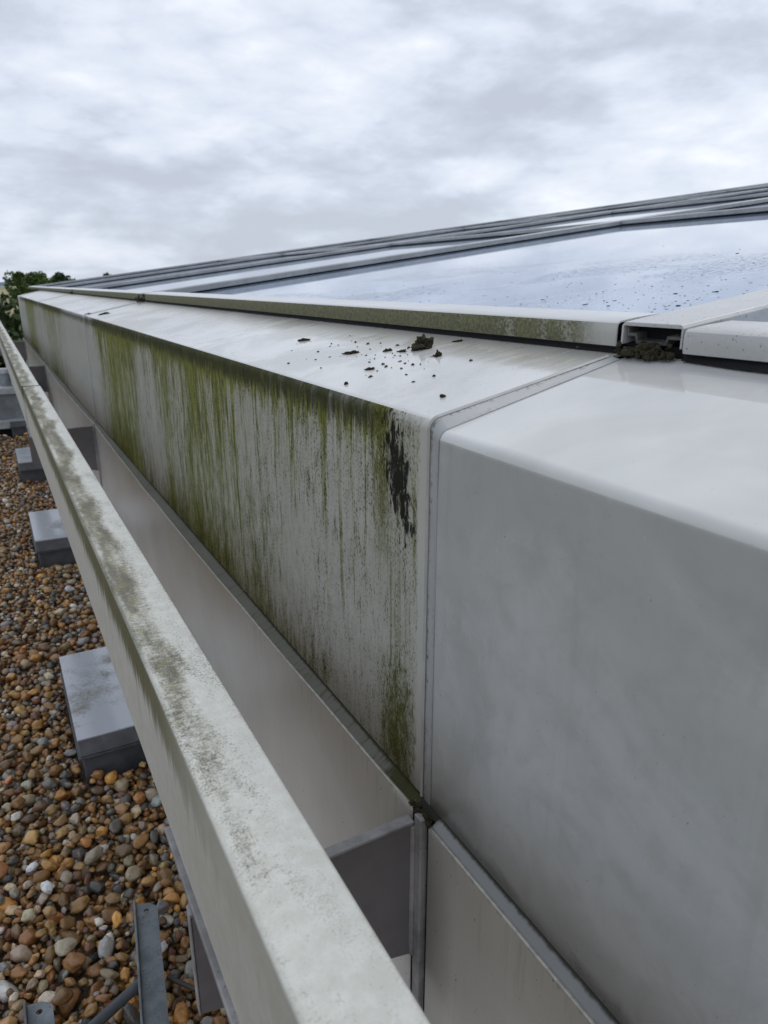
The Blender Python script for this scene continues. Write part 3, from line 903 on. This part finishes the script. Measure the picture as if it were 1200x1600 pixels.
# eaves caps with a folded front edge
for i in range(len(BY) - 1):
    y0, y1 = BY[i] + BW / 2 + 0.006, BY[i + 1] - BW / 2 - 0.006
    dz = -0.004 if i == 0 else 0.0
    xo = 0.0 if i else -0.004
    lo = 0.0295 if i else 0.026
    prof = [(EX + 0.005 + xo, rz(EX) - lo), (EX + 0.001 + xo, rz(EX) - lo + 0.001), (EX + xo, rz(EX) - 0.020), (EX + xo, rz(EX) - 0.006), (EX + 0.001 + xo, rz(EX) - 0.002), (EX + 0.005 + xo, rz(EX) + 0.0007),
            (EX + 0.03, rz(EX + 0.03)), (EX + 0.070, rz(EX + 0.07) - 0.002), (EX + 0.0715, rz(EX + 0.07) - 0.035)]
    prof = [(a, b_ + dz) for a, b_ in prof]
    sag = lambda y, px, pz: 0.0015 * mnoise.noise((y * 1.3, 4.0, 0))
    ec = obj('eaves_cap', sweep_profile(prof, y0, y1, 0.002, 16, sag), M['eaves'] if i else M['bar'], roof, smooth=True)
    for p in ec.data.polygons:
        if abs(p.normal.y) > 0.9:
            p.use_smooth = False
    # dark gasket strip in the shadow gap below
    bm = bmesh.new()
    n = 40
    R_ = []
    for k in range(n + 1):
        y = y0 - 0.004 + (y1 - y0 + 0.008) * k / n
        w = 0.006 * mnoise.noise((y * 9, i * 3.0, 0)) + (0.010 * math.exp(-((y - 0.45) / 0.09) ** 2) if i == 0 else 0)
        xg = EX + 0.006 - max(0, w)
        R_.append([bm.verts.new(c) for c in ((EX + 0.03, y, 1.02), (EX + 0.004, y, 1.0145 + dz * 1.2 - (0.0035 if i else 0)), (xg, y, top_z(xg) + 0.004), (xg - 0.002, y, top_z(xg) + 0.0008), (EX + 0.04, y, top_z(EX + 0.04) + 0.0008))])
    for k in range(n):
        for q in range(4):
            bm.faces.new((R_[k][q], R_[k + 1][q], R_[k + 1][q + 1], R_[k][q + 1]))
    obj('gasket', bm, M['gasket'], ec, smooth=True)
# dark roof edge seal behind the open ends
for yc in BY:
    obj('seal_block', box(EX + 0.02, EX + 0.05, yc - BW / 2 - 0.004, yc + BW / 2 + 0.004, top_z(EX + 0.05) + 0.001, rz(EX + 0.02) - 0.0262), M['gasket'], roof)

# ================================================================== BALLAST BLOCKS
bl = ['pale capped block on the gravel with grey green stains across its top', 'pale capped block on the gravel with a small dark smudge on its top',
      'small pale capped block on the gravel near the roof vent', 'pale capped block on the gravel beyond the roof vent']
BLK = []
for i in range(4):
    y0 = 1.53 + 1.476 * i
    x0 = 0.046 + 0.004 * i
    x1 = x0 + 0.26
    BLK.append((x0 - 0.004, x1 + 0.004, y0 - 0.004, y0 + 0.434))
    t = thing('ballast_block', bl[i], 'block', (x0 + 0.13, y0 + 0.215, 0), 'capped blocks in a row under the box rail')
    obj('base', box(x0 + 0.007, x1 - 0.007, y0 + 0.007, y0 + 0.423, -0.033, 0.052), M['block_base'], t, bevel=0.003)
    obj('cap_shaded_side', box(x0 + 0.001, x1 - 0.001, y0 + 0.001, y0 + 0.429, 0.0525, 0.0955), M['block_cap_side_shade'], t, bevel=0.002)  # cap sides added as a separate box, painted in shade
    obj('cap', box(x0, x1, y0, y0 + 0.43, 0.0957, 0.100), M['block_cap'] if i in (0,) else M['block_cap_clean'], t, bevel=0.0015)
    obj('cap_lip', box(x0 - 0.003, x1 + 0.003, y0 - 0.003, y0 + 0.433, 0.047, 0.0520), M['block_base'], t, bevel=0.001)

# ================================================================== ROOF VENT
vx0, vx1, vy0, vy1 = -0.36, 0.235, 6.06, 6.60
vt = thing('roof_vent', 'pale grey boxy roof vent with round caps standing on the gravel', 'roof vent', ((vx0 + vx1) / 2, (vy0 + vy1) / 2, 0))
obj('base', box(vx0 - 0.03, vx1 + 0.03, vy0 - 0.03, vy1 + 0.03, 0.03, 0.095), M['vent'], vt, bevel=0.008)
obj('foot', box(vx0, vx1, vy0, vy1, -0.035, 0.03), M['gasket'], vt)
obj('body', prism([(vx0 + 0.01, 0.095), (vx1 - 0.01, 0.095), (vx1 - 0.02, 0.288), (vx0 + 0.02, 0.288)], 'y', vy0 + 0.02, vy1 - 0.02), M['vent_dark'], vt, bevel=0.006)
obj('flange', box(vx0 - 0.025, vx1 + 0.025, vy0 - 0.025, vy1 + 0.025, 0.288, 0.338), M['vent'], vt, bevel=0.008)
for cx, hh, r in ((0.075, 0.13, 0.040), (-0.02, 0.06, 0.030), (-0.20, 0.11, 0.06)):
    pp_ = obj('pipe', tube((cx, vy0 + 0.12, 0.337), (cx, vy0 + 0.12, 0.337 + hh - 0.035), r, n=20), M['vent_dark'], vt, smooth=False)
    obj('pipe_cap', tube((cx, vy0 + 0.12, 0.337 + hh - 0.036), (cx, vy0 + 0.12, 0.337 + hh), r * 1.12, r * 1.02, n=20), M['vent'], pp_, bevel=0.004)

# ================================================================== LOOSE STEEL ON THE GRAVEL
def hole_bar(name, a, b_, width, thick, label, group, up=0.016):
    """galvanised angle: flat leg with a clipped end and a hole, and an upstanding leg on its left edge"""
    a, b_ = Vector(a), Vector(b_)
    ez = Vector((0, 0, 1))
    ex = (b_ - a).normalized()
    ey = ez.cross(ex).normalized()      # to the left of travel
    ez = ex.cross(ey).normalized()
    L = (b_ - a).length
    t = thing(name, label, 'steel bar', a, group)
    w = width
    # outline with a clipped corner and a hole ring
    out = [(0.0, 0.0), (L, 0.0), (L, w), (0.016, w), (0.004, w * 0.62)]
    hc = (0.020, w * 0.46); hr = w * 0.13
    N = 20
    bm = bmesh.new()
    per = []
    tot = [(Vector(out[i]), Vector(out[(i + 1) % len(out)])) for i in range(len(out))]
    def hit(ang):
        dvx, dvy = math.cos(ang), math.sin(ang)
        best = None
        for p, q in tot:
            e = q - p
            den_ = dvx * e.y - dvy * e.x
            if abs(den_) < 1e-12: continue
            s_ = ((p.x - hc[0]) * e.y - (p.y - hc[1]) * e.x) / den_
            u_ = ((p.x - hc[0]) * dvy - (p.y - hc[1]) * dvx) / den_
            if s_ > 0 and -1e-6 <= u_ <= 1 + 1e-6 and (best is None or s_ < best): best = s_
        return (hc[0] + dvx * best, hc[1] + dvy * best)
    angs = sorted(set([2 * math.pi * k / N for k in range(N)] + [math.atan2(q[1] - hc[1], q[0] - hc[0]) % (2 * math.pi) for q in out]))
    W3 = lambda q, z: a + ex * q[0] + ey * (q[1] - w / 2) + ez * z
    rings = []
    for z in (0, thick):
        rings.append(([bm.verts.new(W3(hit(t_), z)) for t_ in angs], [bm.verts.new(W3((hc[0] + hr * math.cos(t_), hc[1] + hr * math.sin(t_)), z)) for t_ in angs]))
    n = len(angs)
    for i in range(n):
        j = (i + 1) % n
        (o0, h0), (o1, h1) = rings
        bm.faces.new((o1[i], o1[j], h1[j], h1[i])); bm.faces.new((o0[i], h0[i], h0[j], o0[j]))
        bm.faces.new((o0[i], o0[j], o1[j], o1[i])); bm.faces.new((h0[i], h1[i], h1[j], h0[j]))
    obj('flat_leg', bm, M['galv'], t)
    bm = bmesh.new()
    c = [(0.0, -w / 2 - 0.004), (L, -w / 2 - 0.004), (L, -w / 2 - 0.0002), (0.0, -w / 2 - 0.0002)]
    vv = [bm.verts.new(a + ex * x + ey * y + ez * z) for z in (-0.004, up) for x, y in c]
    for f in ((0, 3, 2, 1), (4, 5, 6, 7), (0, 1, 5, 4), (1, 2, 6, 5), (2, 3, 7, 6), (3, 0, 4, 7)):
        bm.faces.new([vv[i] for i in f])
    obj('upstand_leg', bm, M['galv'], t, bevel=0.001)
    return t
A1 = on_plane(229, 1412, 0.050, 0, 0); B1 = on_plane(249, 1650, 0.060, 0, 0)
hole_bar('galvanised_bar', A1, B1, 0.034, 0.004, 'long grey galvanised angle bar with a hole in its end, lying on the pebbles', 'galvanised bars lying on the gravel')
A2 = on_plane(62, 1566, 0.045, 0, 0); B2 = on_plane(84, 1800, 0.050, 0, 0)
hole_bar('galvanised_bar', A2, B2, 0.034, 0.004, 'galvanised bar of which only the holed tip shows, beside the dull steel rod', 'galvanised bars lying on the gravel')
p, q = on_plane(120, 1627, 0.042, 0, 0), on_plane(226, 1530, 0.042, 0, 0)
t = thing('steel_rod', 'dull grey steel rod running under the long galvanised bar', 'rod', p)
obj('shaft', tube(p, q, 0.0085, n=14), M['rod'], t, smooth=True)
obj('tip', tube(q, q + (q - p) / np.linalg.norm(q - p) * 0.004, 0.0085, 0.006, n=14), M['rod'], t, smooth=True)
p, q = on_plane(262, 1527, 0.046, 0, 0), on_plane(306, 1546, 0.046, 0, 0)
t = thing('steel_rod', 'thin dark rod lying on the pebbles between the galvanised bar and the rail', 'rod', p)
obj('shaft', tube(p, q, 0.0038, n=10), M['rust'], t, smooth=True)

# ================================================================== GRAVEL
rng = random.Random(4)
PAL = [((0.23, 0.115, 0.040), 24), ((0.31, 0.165, 0.055), 20), ((0.38, 0.225, 0.085), 15), ((0.19, 0.125, 0.070), 14), ((0.42, 0.32, 0.19), 14), ((0.28, 0.225, 0.155), 10),
       ((0.13, 0.115, 0.095), 10), ((0.075, 0.07, 0.065), 6), ((0.48, 0.42, 0.31), 7), ((0.36, 0.15, 0.05), 6), ((0.52, 0.25, 0.06), 7), ((0.27, 0.26, 0.24), 6), ((0.15, 0.065, 0.035), 9), ((0.70, 0.66, 0.58), 3)]
pal_c = [c for c, w in PAL for _ in range(w)]
def pcol():
    c = rng.choice(pal_c)
    k = rng.uniform(0.58, 1.32)
    return tuple(min(0.8, 1.16 * x * k * rng.uniform(0.94, 1.06)) for x in c)
def variants(sub, count):
    out = []
    for k in range(count):
        bm = bmesh.new()
        bmesh.ops.create_icosphere(bm, subdivisions=sub, radius=1.0)
        sd_ = k * 13.7
        for v in bm.verts:
            d_ = v.co.normalized()
            r = 1 + 0.34 * mnoise.noise(d_ * 1.2 + Vector((sd_, 0, 0))) + 0.20 * mnoise.noise(d_ * 2.3 + Vector((0, sd_, 0)))
            # a few flattened facets
            for q in range(5):
                rr = random.Random(k * 10 + q)
                nrm = Vector((rr.gauss(0, 1), rr.gauss(0, 1), rr.gauss(0, 1))).normalized()
                lim = rr.uniform(0.58, 0.86)
                dt = d_.dot(nrm) * r
                if dt > lim:
                    r *= 1 - 0.85 * (1 - lim / dt)
            v.co = d_ * r
        bm.verts.ensure_lookup_table()
        out.append((np.array([v.co[:] for v in bm.verts]), np.array([[v.index for v in f.verts] for f in bm.faces])))
        bm.free()
    return out
def blocked(x, y, m_=0.003):
    if x > 0.365 - m_: return True
    for x0, x1, y0, y1 in BLK:
        if x0 - m_ < x < x1 + m_ and y0 - m_ < y < y1 + m_: return True
    return vx0 - 0.04 < x < vx1 + 0.04 and vy0 - 0.04 < y < vy1 + 0.04
FLOOR = -0.036
CELL = 0.042
class Heap:
    def __init__(s):
        s.grid = {}
        s.items = []
    def near(s, x, y):
        cx, cy = int(math.floor(x / CELL)), int(math.floor(y / CELL))
        for i in (-1, 0, 1):
            for j in (-1, 0, 1):
                yield from s.grid.get((cx + i, cy + j), ())
    def drop(s, x0, x1, y0, y1, size, tries):
        a = size()
        h = a * rng.uniform(0.72, 0.92); c = a * rng.uniform(0.52, 0.80)
        best = None
        for _ in range(tries):
            x, y = rng.uniform(x0, x1), rng.uniform(y0, y1)
            if blocked(x, y): continue
            z = FLOOR + c
            for (px, py, pz, pr, pc) in s.near(x, y):
                R_ = (h + pr) * 0.90
                d2 = (x - px) ** 2 + (y - py) ** 2
                if d2 < R_ * R_:
                    zz = pz + math.sqrt(1 - d2 / (R_ * R_)) * (c + pc) * 0.92
                    if zz > z: z = zz
            if best is None or z < best[2]: best = (x, y, z)
        if best is None or best[2] > 0.045: return
        x, y, z = best
        it = (x, y, z, h, c)
        s.grid.setdefault((int(math.floor(x / CELL)), int(math.floor(y / CELL))), []).append(it)
        s.items.append((x, y, z, a, h * h / a if a else h, c))
heap = Heap()
near_size = lambda: min(0.0205, max(0.0050, rng.lognormvariate(math.log(0.0089), 0.37)))
XA = -0.30
for (ya, yb, dens) in ((0.35, 1.9, 6400), (1.9, 3.4, 5000), (3.4, 5.2, 3600)):
    for _ in range(int((0.36 - XA) * (yb - ya) * dens)):
        heap.drop(XA, 0.36, ya, yb, near_size, 6)
n_near = len(heap.items)
far_size = lambda: rng.uniform(0.010, 0.020)
for (xa, xb, ya, yb) in ((-1.7, XA, -0.4, 7.2), (XA, 0.36, 5.2, 8.6), (XA, 0.36, -0.4, 0.35)):
    for _ in range(int((xb - xa) * (yb - ya) * 1000)):
        heap.drop(xa, xb, ya, yb, far_size, 3)
V3, V2 = variants(3, 10), variants(2, 12)
info = []
for idx, (x, y, z, a, b_, c) in enumerate(heap.items):
    q = Matrix.Rotation(rng.uniform(0, 6.283), 3, 'Z') @ Matrix.Rotation(rng.gauss(0, 0.28), 3, 'X') @ Matrix.Rotation(rng.gauss(0, 0.28), 3, 'Y')
    info.append((x, y, z, a, max(b_, a * 0.62), c, q, pcol()))
# the pebbles that show largest become objects of their own
score = []
for idx in range(n_near):
    x, y, z, a = info[idx][:4]
    if z < -0.012: continue
    px, py, dep = proj((x, y, z))
    if not (-5 < px < 395 and 690 < py < 1605): continue
    rail_x = -28 + (py - Y0) / 2.82
    if px > rail_x - 4: continue
    score.append((-(a / dep) * (1 + 10 * z), idx))
score.sort()
solo = set(i for _, i in score[:300])
meshes = []
for vv, ff in V3[:10]:
    me = bpy.data.meshes.new('pebble')
    me.from_pydata(vv.tolist(), [], ff.tolist())
    me.polygons.foreach_set('use_smooth', [True] * len(ff))
    me.materials.append(M['pebble'])
    meshes.append(me)
for k, idx in enumerate(sorted(solo)):
    x, y, z, a, b_, c, q, colr = info[idx]
    o = bpy.data.objects.new('pebble', meshes[k % 10])
    o.matrix_world = Matrix.Translation((x, y, z)) @ (q @ Matrix.Diagonal((a, b_, c))).to_4x4()
    o.color = colr + (1,)
    COL.objects.link(o)
    o.parent = deck
vs, fs, cs = [], [], []
off = 0
for idx, (x, y, z, a, b_, c, q, colr) in enumerate(info):
    if idx in solo: continue
    big = idx < n_near and y < 1.35 and x > -0.25
    vv, ff = (V3 if big else V2)[idx % 10]
    Mx = np.array(q @ Matrix.Diagonal((a, b_, c)))
    vs.append(vv @ Mx.T + np.array((x, y, z)))
    fs.append(ff + off)
    cs.append(np.tile(np.array(colr + (1.0,)), (len(vv), 1)))
    off += len(vv)
vs, fs, cs = np.concatenate(vs), np.concatenate(fs), np.concatenate(cs)
me = bpy.data.meshes.new('gravel')
me.vertices.add(len(vs)); me.vertices.foreach_set('co', vs.ravel())
me.loops.add(fs.size); me.loops.foreach_set('vertex_index', fs.ravel().astype(np.int32))
me.polygons.add(len(fs))
me.polygons.foreach_set('loop_start', np.arange(0, fs.size, 3, dtype=np.int32))
me.polygons.foreach_set('use_smooth', np.ones(len(fs), dtype=bool))
me.update(calc_edges=True)
ca = me.attributes.new('pcol', 'FLOAT_COLOR', 'POINT')
ca.data.foreach_set('color', cs.ravel())
me.materials.append(M['pebble'])
gv = bpy.data.objects.new('gravel', me)
gv.color = (0, 0, 0, 1)
COL.objects.link(gv)
tag(gv, 'brown and grey rounded river pebbles covering the flat roof', 'gravel', kind='stuff')
print('pebbles', len(info), 'tris', len(fs), 'solo', len(solo))

# ================================================================== MOSS, CRUMBS AND LITTER
def lump_mesh(name, seed, sub=3, flat=0.55, lumps=0.55):
    bm = bmesh.new()
    bmesh.ops.create_icosphere(bm, subdivisions=sub, radius=1.0)
    o_ = Vector((seed * 3.1, seed * 1.7, seed * 5.3))
    for v in bm.verts:
        d_ = v.co.normalized()
        r = 0.72 + lumps * mnoise.noise(d_ * 1.6 + o_) + 0.35 * mnoise.noise(d_ * 4.1 + o_) + 0.16 * mnoise.noise(d_ * 9.0 + o_)
        v.co = d_ * max(0.25, r)
        v.co.z = max(v.co.z * flat, -0.10)
    me = bpy.data.meshes.new(name)
    bm.to_mesh(me); bm.free()
    me.materials.append(M['moss'])
    return me
cap_a, cap_b = top_z(0.0), 0.218
slope_q = Matrix.Rotation(-math.atan(0.218), 4, 'Y')
def on_cap(x, y): return on_plane(x, y, cap_a + 0.0005, cap_b, 0)
def put(name, me, loc, sx, sy, sz, rot, label, cat, group=None):
    o = bpy.data.objects.new(name, me)
    o.matrix_world = Matrix.Translation(loc) @ slope_q @ Matrix.Rotation(rot, 4, 'Z') @ Matrix.Diagonal((sx, sy, sz, 1))
    COL.objects.link(o)
    return tag(o, label, cat, group)
CL = [((661, 543), 0.024, 0.017, 0.026, 'largest dark moss clump standing up on the wet capping', 1.2),
      ((685, 556), 0.0075, 0.006, 0.011, 'small upright moss clump beside the largest clump on the capping', 0.4),
      ((549, 552), 0.017, 0.006, 0.006, 'flat elongated moss clump among crumbs on the capping', 2.2),
      ((476, 532), 0.020, 0.006, 0.006, 'long thin moss clump lying alone on the capping', 2.0),
      ((606, 548), 0.010, 0.005, 0.006, 'moss clump between the flat elongated and the largest clump', 2.5),
      ((628, 549), 0.011, 0.005, 0.005, 'low moss clump touching the side of the largest clump', 1.9),
      ((578, 577), 0.009, 0.005, 0.0045, 'low moss clump near the folded edge of the capping', 2.1),
      ((692, 620), 0.0042, 0.0035, 0.005, 'single crumb of moss near the sealed joint', 0.2),
      ((541, 600), 0.0035, 0.003, 0.005, 'single crumb of moss right above the stained folded edge', 0.3),
      ((716, 533), 0.009, 0.006, 0.003, 'flat moss smear by the eaves edge of the capping', 2.3),
      ((162, 491), 0.040, 0.012, 0.010, 'short dark moss clump on the capping by the second panel', 2.1),
      ((138, 491), 0.030, 0.010, 0.008, 'moss clump farther along the capping past the second joint', 2.0)]
for k, ((px, py), sx, sy, sz, lab, rot) in enumerate(CL):
    put('moss_clump', lump_mesh('moss_clump', k + 1, 4 if k < 3 else 3, 0.8, 0.6), on_cap(px, py), sx, sy, sz, rot, lab, 'moss clump', 'moss clumps on the capping')
crumbs = [lump_mesh('moss_crumb', 40 + k, 2, 0.7) for k in range(6)]
rc = random.Random(11)
for k in range(64):
    while True:
        px, py = rc.gauss(585, 75), rc.gauss(555, 18)
        w = on_cap(px, py)
        if 0.43 < w[0] < 0.645 and w[1] > 0.66: break
    r = rc.choice((0.0009, 0.0012, 0.0016, 0.002, 0.003))
    put('moss_crumb', crumbs[k % 6], w, r * rc.uniform(1, 2), r, r, rc.uniform(0, 6), 'tiny moss crumb on the capping close to the ' + min(((px - a_) ** 2 + 4 * (py - b_) ** 2, t_) for a_, b_, t_ in ((661, 543, 'largest moss clump'), (549, 552, 'flat elongated clump'), (476, 532, 'long thin lone clump'), (578, 580, 'low clump by the folded edge'), (690, 610, 'sealed joint')))[1], 'moss crumb', 'moss crumbs on the capping')
# dark tuft packed under the open bar end and by the next bar
def tuft(c, n, rx, ry, rzz, label, name='moss_tuft'):
    r_ = random.Random(int(c[1] * 1000))
    bm = bmesh.new()
    for _ in range(n):
        p0 = Vector((c[0] + r_.gauss(0, rx), c[1] + r_.gauss(0, ry), c[2] + abs(r_.gauss(0, rzz))))
        s_ = r_.uniform(0.0015, 0.0045)
        res = bmesh.ops.create_icosphere(bm, subdivisions=1, radius=s_)
        for v in res['verts']:
            v.co = v.co * r_.uniform(0.6, 1.4) + p0
    o = obj(name, bm, M['moss'], smooth=False)
    o.location = (0, 0, 0)
    return tag(o, label, 'moss')
tuft((EX - 0.002, BY[1] + 0.005, top_z(EX) + 0.002), 130, 0.006, 0.018, 0.006, 'dark moss packed under the open end of the near glazing bar')
tuft((EX - 0.012, BY[2] + 0.00, top_z(EX) + 0.004), 90, 0.012, 0.022, 0.010, 'dark moss tuft at the end of the second glazing bar')
tuft((EX - 0.004, BY[3] + 0.00, top_z(EX) + 0.002), 60, 0.008, 0.03, 0.008, 'dark moss tuft at the end of the third glazing bar')
tuft((0.3905, JS[0] - 0.012, 0.4500), 40, 0.003, 0.009, 0.002, 'small dark moss wedged in the panel corner above the near bracket')
# dry straw by the eaves
for k in range(9):
    px, py = rc.uniform(880, 960), rc.uniform(534, 545)
    w = on_cap(px, py)
    a_ = rc.uniform(-0.5, 0.5) + 1.57
    L = rc.uniform(0.008, 0.022)
    dv = np.array((math.cos(a_), math.sin(a_), 0.2 * math.cos(a_) + rc.uniform(-0.05, 0.2))) * L
    o = obj('straw', tube(w + (0, 0, 0.001), w + dv + (0, 0, 0.001), 0.0007, 0.0004, n=5), M['straw'])
    tag(o, 'thin dry straw caught below the eaves edge beside the open bar end', 'straw', 'dry straws at the eaves')
# specks of litter on the glass
bm = bmesh.new()
def on_glass(px, py): return on_plane(px, py, rz(0) - 0.0340, ROOF_SL, 0)
for k in range(420):
    px = 1215 - 700 * rc.random() ** 1.5
    py = 497 - abs(rc.gauss(0, 42)) if rc.random() < 0.75 else rc.uniform(380, 490)
    w = on_glass(px, py)
    if not (EX + 0.08 < w[0] < 3.4 and BY[1] + 0.06 < w[1] < BY[2] - 0.06): continue
    r = rc.choice((0.0008, 0.001, 0.0013, 0.0016, 0.0022))
    res = bmesh.ops.create_icosphere(bm, subdivisions=1, radius=1.0)
    for v in res['verts']:
        v.co = Vector((v.co.x * r * rc.uniform(0.8, 1.3), v.co.y * r * rc.uniform(1, 1.8), v.co.z * r * 0.22)) + Vector(w)
tag(obj('glass_litter', bm, M['moss']), 'fine dark specks of litter scattered on the wet glass', 'litter', kind='stuff')
for k, ((px, py), s_) in enumerate((((1152, 396), 0.007), ((1055, 459), 0.008), ((1119, 456), 0.007), ((1060, 478), 0.008), ((950, 478), 0.005), ((880, 491), 0.007), ((820, 492), 0.004), ((914, 476), 0.006), ((1038, 434), 0.004), ((960, 470), 0.005))):
    o = bpy.data.objects.new('leaf_scrap', lump_mesh('leaf_scrap', 70 + k, 2, 0.4))
    o.matrix_world = Matrix.Translation(on_glass(px, py)) @ Matrix.Rotation(-math.atan(ROOF_SL), 4, 'Y') @ Matrix.Rotation(k * 1.3, 4, 'Z') @ Matrix.Diagonal((s_, s_ * 0.6, s_ * 0.5, 1))
    COL.objects.link(o)
    tag(o, 'dark leaf scrap on the wet glass ' + ('right beside the near glazing bar' if px > 1040 and py > 440 else 'close above the eaves cap' if py > 465 else 'well up the pane, away from the bars'), 'leaf scrap', 'leaf scraps on the glass')

# ================================================================== TREES
LM = [leaf_material('leaf_mid', (0.040, 0.070, 0.015), (0.14, 0.19, 0.05)), leaf_material('leaf_dark', (0.018, 0.034, 0.010), (0.065, 0.10, 0.03))]
def tree(az_deg, dist, top, rad, label, lm, n=2600, leaf=0.35, seed=1, flat=0.85, group=None):
    r_ = np.random.RandomState(seed)
    az_ = math.radians(az_deg)
    bx_, by_ = dist * math.sin(az_), dist * math.cos(az_)
    t = thing('tree', label, 'tree', (bx_, by_, GZ), group)
    H = top - GZ
    cr = rad * flat
    cz = top - cr
    bm = tube((bx_, by_, GZ), (bx_ + 0.2, by_, GZ + H * 0.45), rad * 0.075, rad * 0.05, 9)
    r2 = random.Random(seed)
    for k in range(9):
        a = k * 2.4 + r2.uniform(-0.4, 0.4)
        z0 = GZ + H * r2.uniform(0.28, 0.5)
        e = (bx_ + math.cos(a) * rad * 0.65, by_ + math.sin(a) * rad * 0.65, cz + r2.uniform(-0.4, 0.6) * cr)
        tube((bx_ + 0.1, by_, z0), e, rad * 0.03, rad * 0.008, 6, bm)
    obj('trunk', bm, M['bark'], t, smooth=True)
    nc = 34
    u = r_.normal(size=(nc, 3)); u /= np.linalg.norm(u, axis=1)[:, None]
    rr = r_.uniform(0.35, 0.86, nc) ** 0.7
    cen = u * rr[:, None] * np.array([rad, rad, cr])
    cen[:, 2] = np.maximum(cen[:, 2], -cr * 0.75)
    cs_ = r_.uniform(0.20, 0.36, nc) * rad
    ci = r_.randint(0, nc, n)
    d_ = r_.normal(size=(n, 3)); d_ /= np.linalg.norm(d_, axis=1)[:, None]
    P = cen[ci] + d_ * (cs_[ci] * r_.uniform(0.55, 1.08, n) ** 0.6)[:, None] + np.array([bx_, by_, cz])
    t1 = r_.normal(size=(n, 3)); t1 /= np.linalg.norm(t1, axis=1)[:, None]
    t2 = np.cross(t1, r_.normal(size=(n, 3))); t2 /= np.linalg.norm(t2, axis=1)[:, None]
    L = leaf * r_.uniform(0.6, 1.3, n)
    q = np.stack([P - t1 * L[:, None] * 0.6, P + t2 * L[:, None] * 0.35, P + t1 * L[:, None] * 0.6, P - t2 * L[:, None] * 0.35], 1).reshape(-1, 3)
    o = obj('crown', (q.tolist(), [], [(4 * i, 4 * i + 1, 4 * i + 2, 4 * i + 3) for i in range(n)]), lm, t)
    at = o.data.attributes.new('tone', 'FLOAT', 'POINT')
    tone = np.clip(0.5 + 0.35 * r_.normal(size=nc), 0, 1)[ci] * 0.6 + r_.uniform(0, 0.4, n)
    at.data.foreach_set('value', np.repeat(tone, 4))
    return t
tree(3.05, 150, HG + 3.0, 3.7, 'round bushy tree rising above the far end of the parapet', LM[0], 4200, 0.55, 3)
tree(3.9, 155, HG + 0.8, 3.0, 'lower bushy tree joined to the right of the round tree', LM[0], 2600, 0.55, 8)
tree(5.3, 165, HG + 1.7, 3.6, 'dark broad tree just showing over the low end of the glass roof', LM[1], 3200, 0.55, 5, 0.7)
tree(8.35, 260, HG + 3.2, 2.2, 'small distant treetop peeping over the glass roof', LM[1], 1200, 0.6, 6)
for k, (a, dd, tp, rd) in enumerate(((1.2, 42, 0.35, 3.2), (-3.2, 45, 0.1, 3.6), (5.0, 48, -0.2, 3.4), (-8.5, 52, 0.5, 4.2), (-15.0, 56, 0.6, 4.4), (-22.0, 60, 0.4, 4.6))):
    tree(a, dd, HG + tp - 0.6, rd, ['dark dense tree below roof level, right beyond the rail end', 'dark dense tree next to the one beyond the rail end', 'dark tree hidden behind the parapet end', 'dark tree standing off beyond the gravel roof', 'second dark tree off beyond the gravel roof', 'third dark tree off beyond the gravel roof'][k], LM[1], 6500, 0.34, 20 + k, 1.1, 'dark trees below roof level')
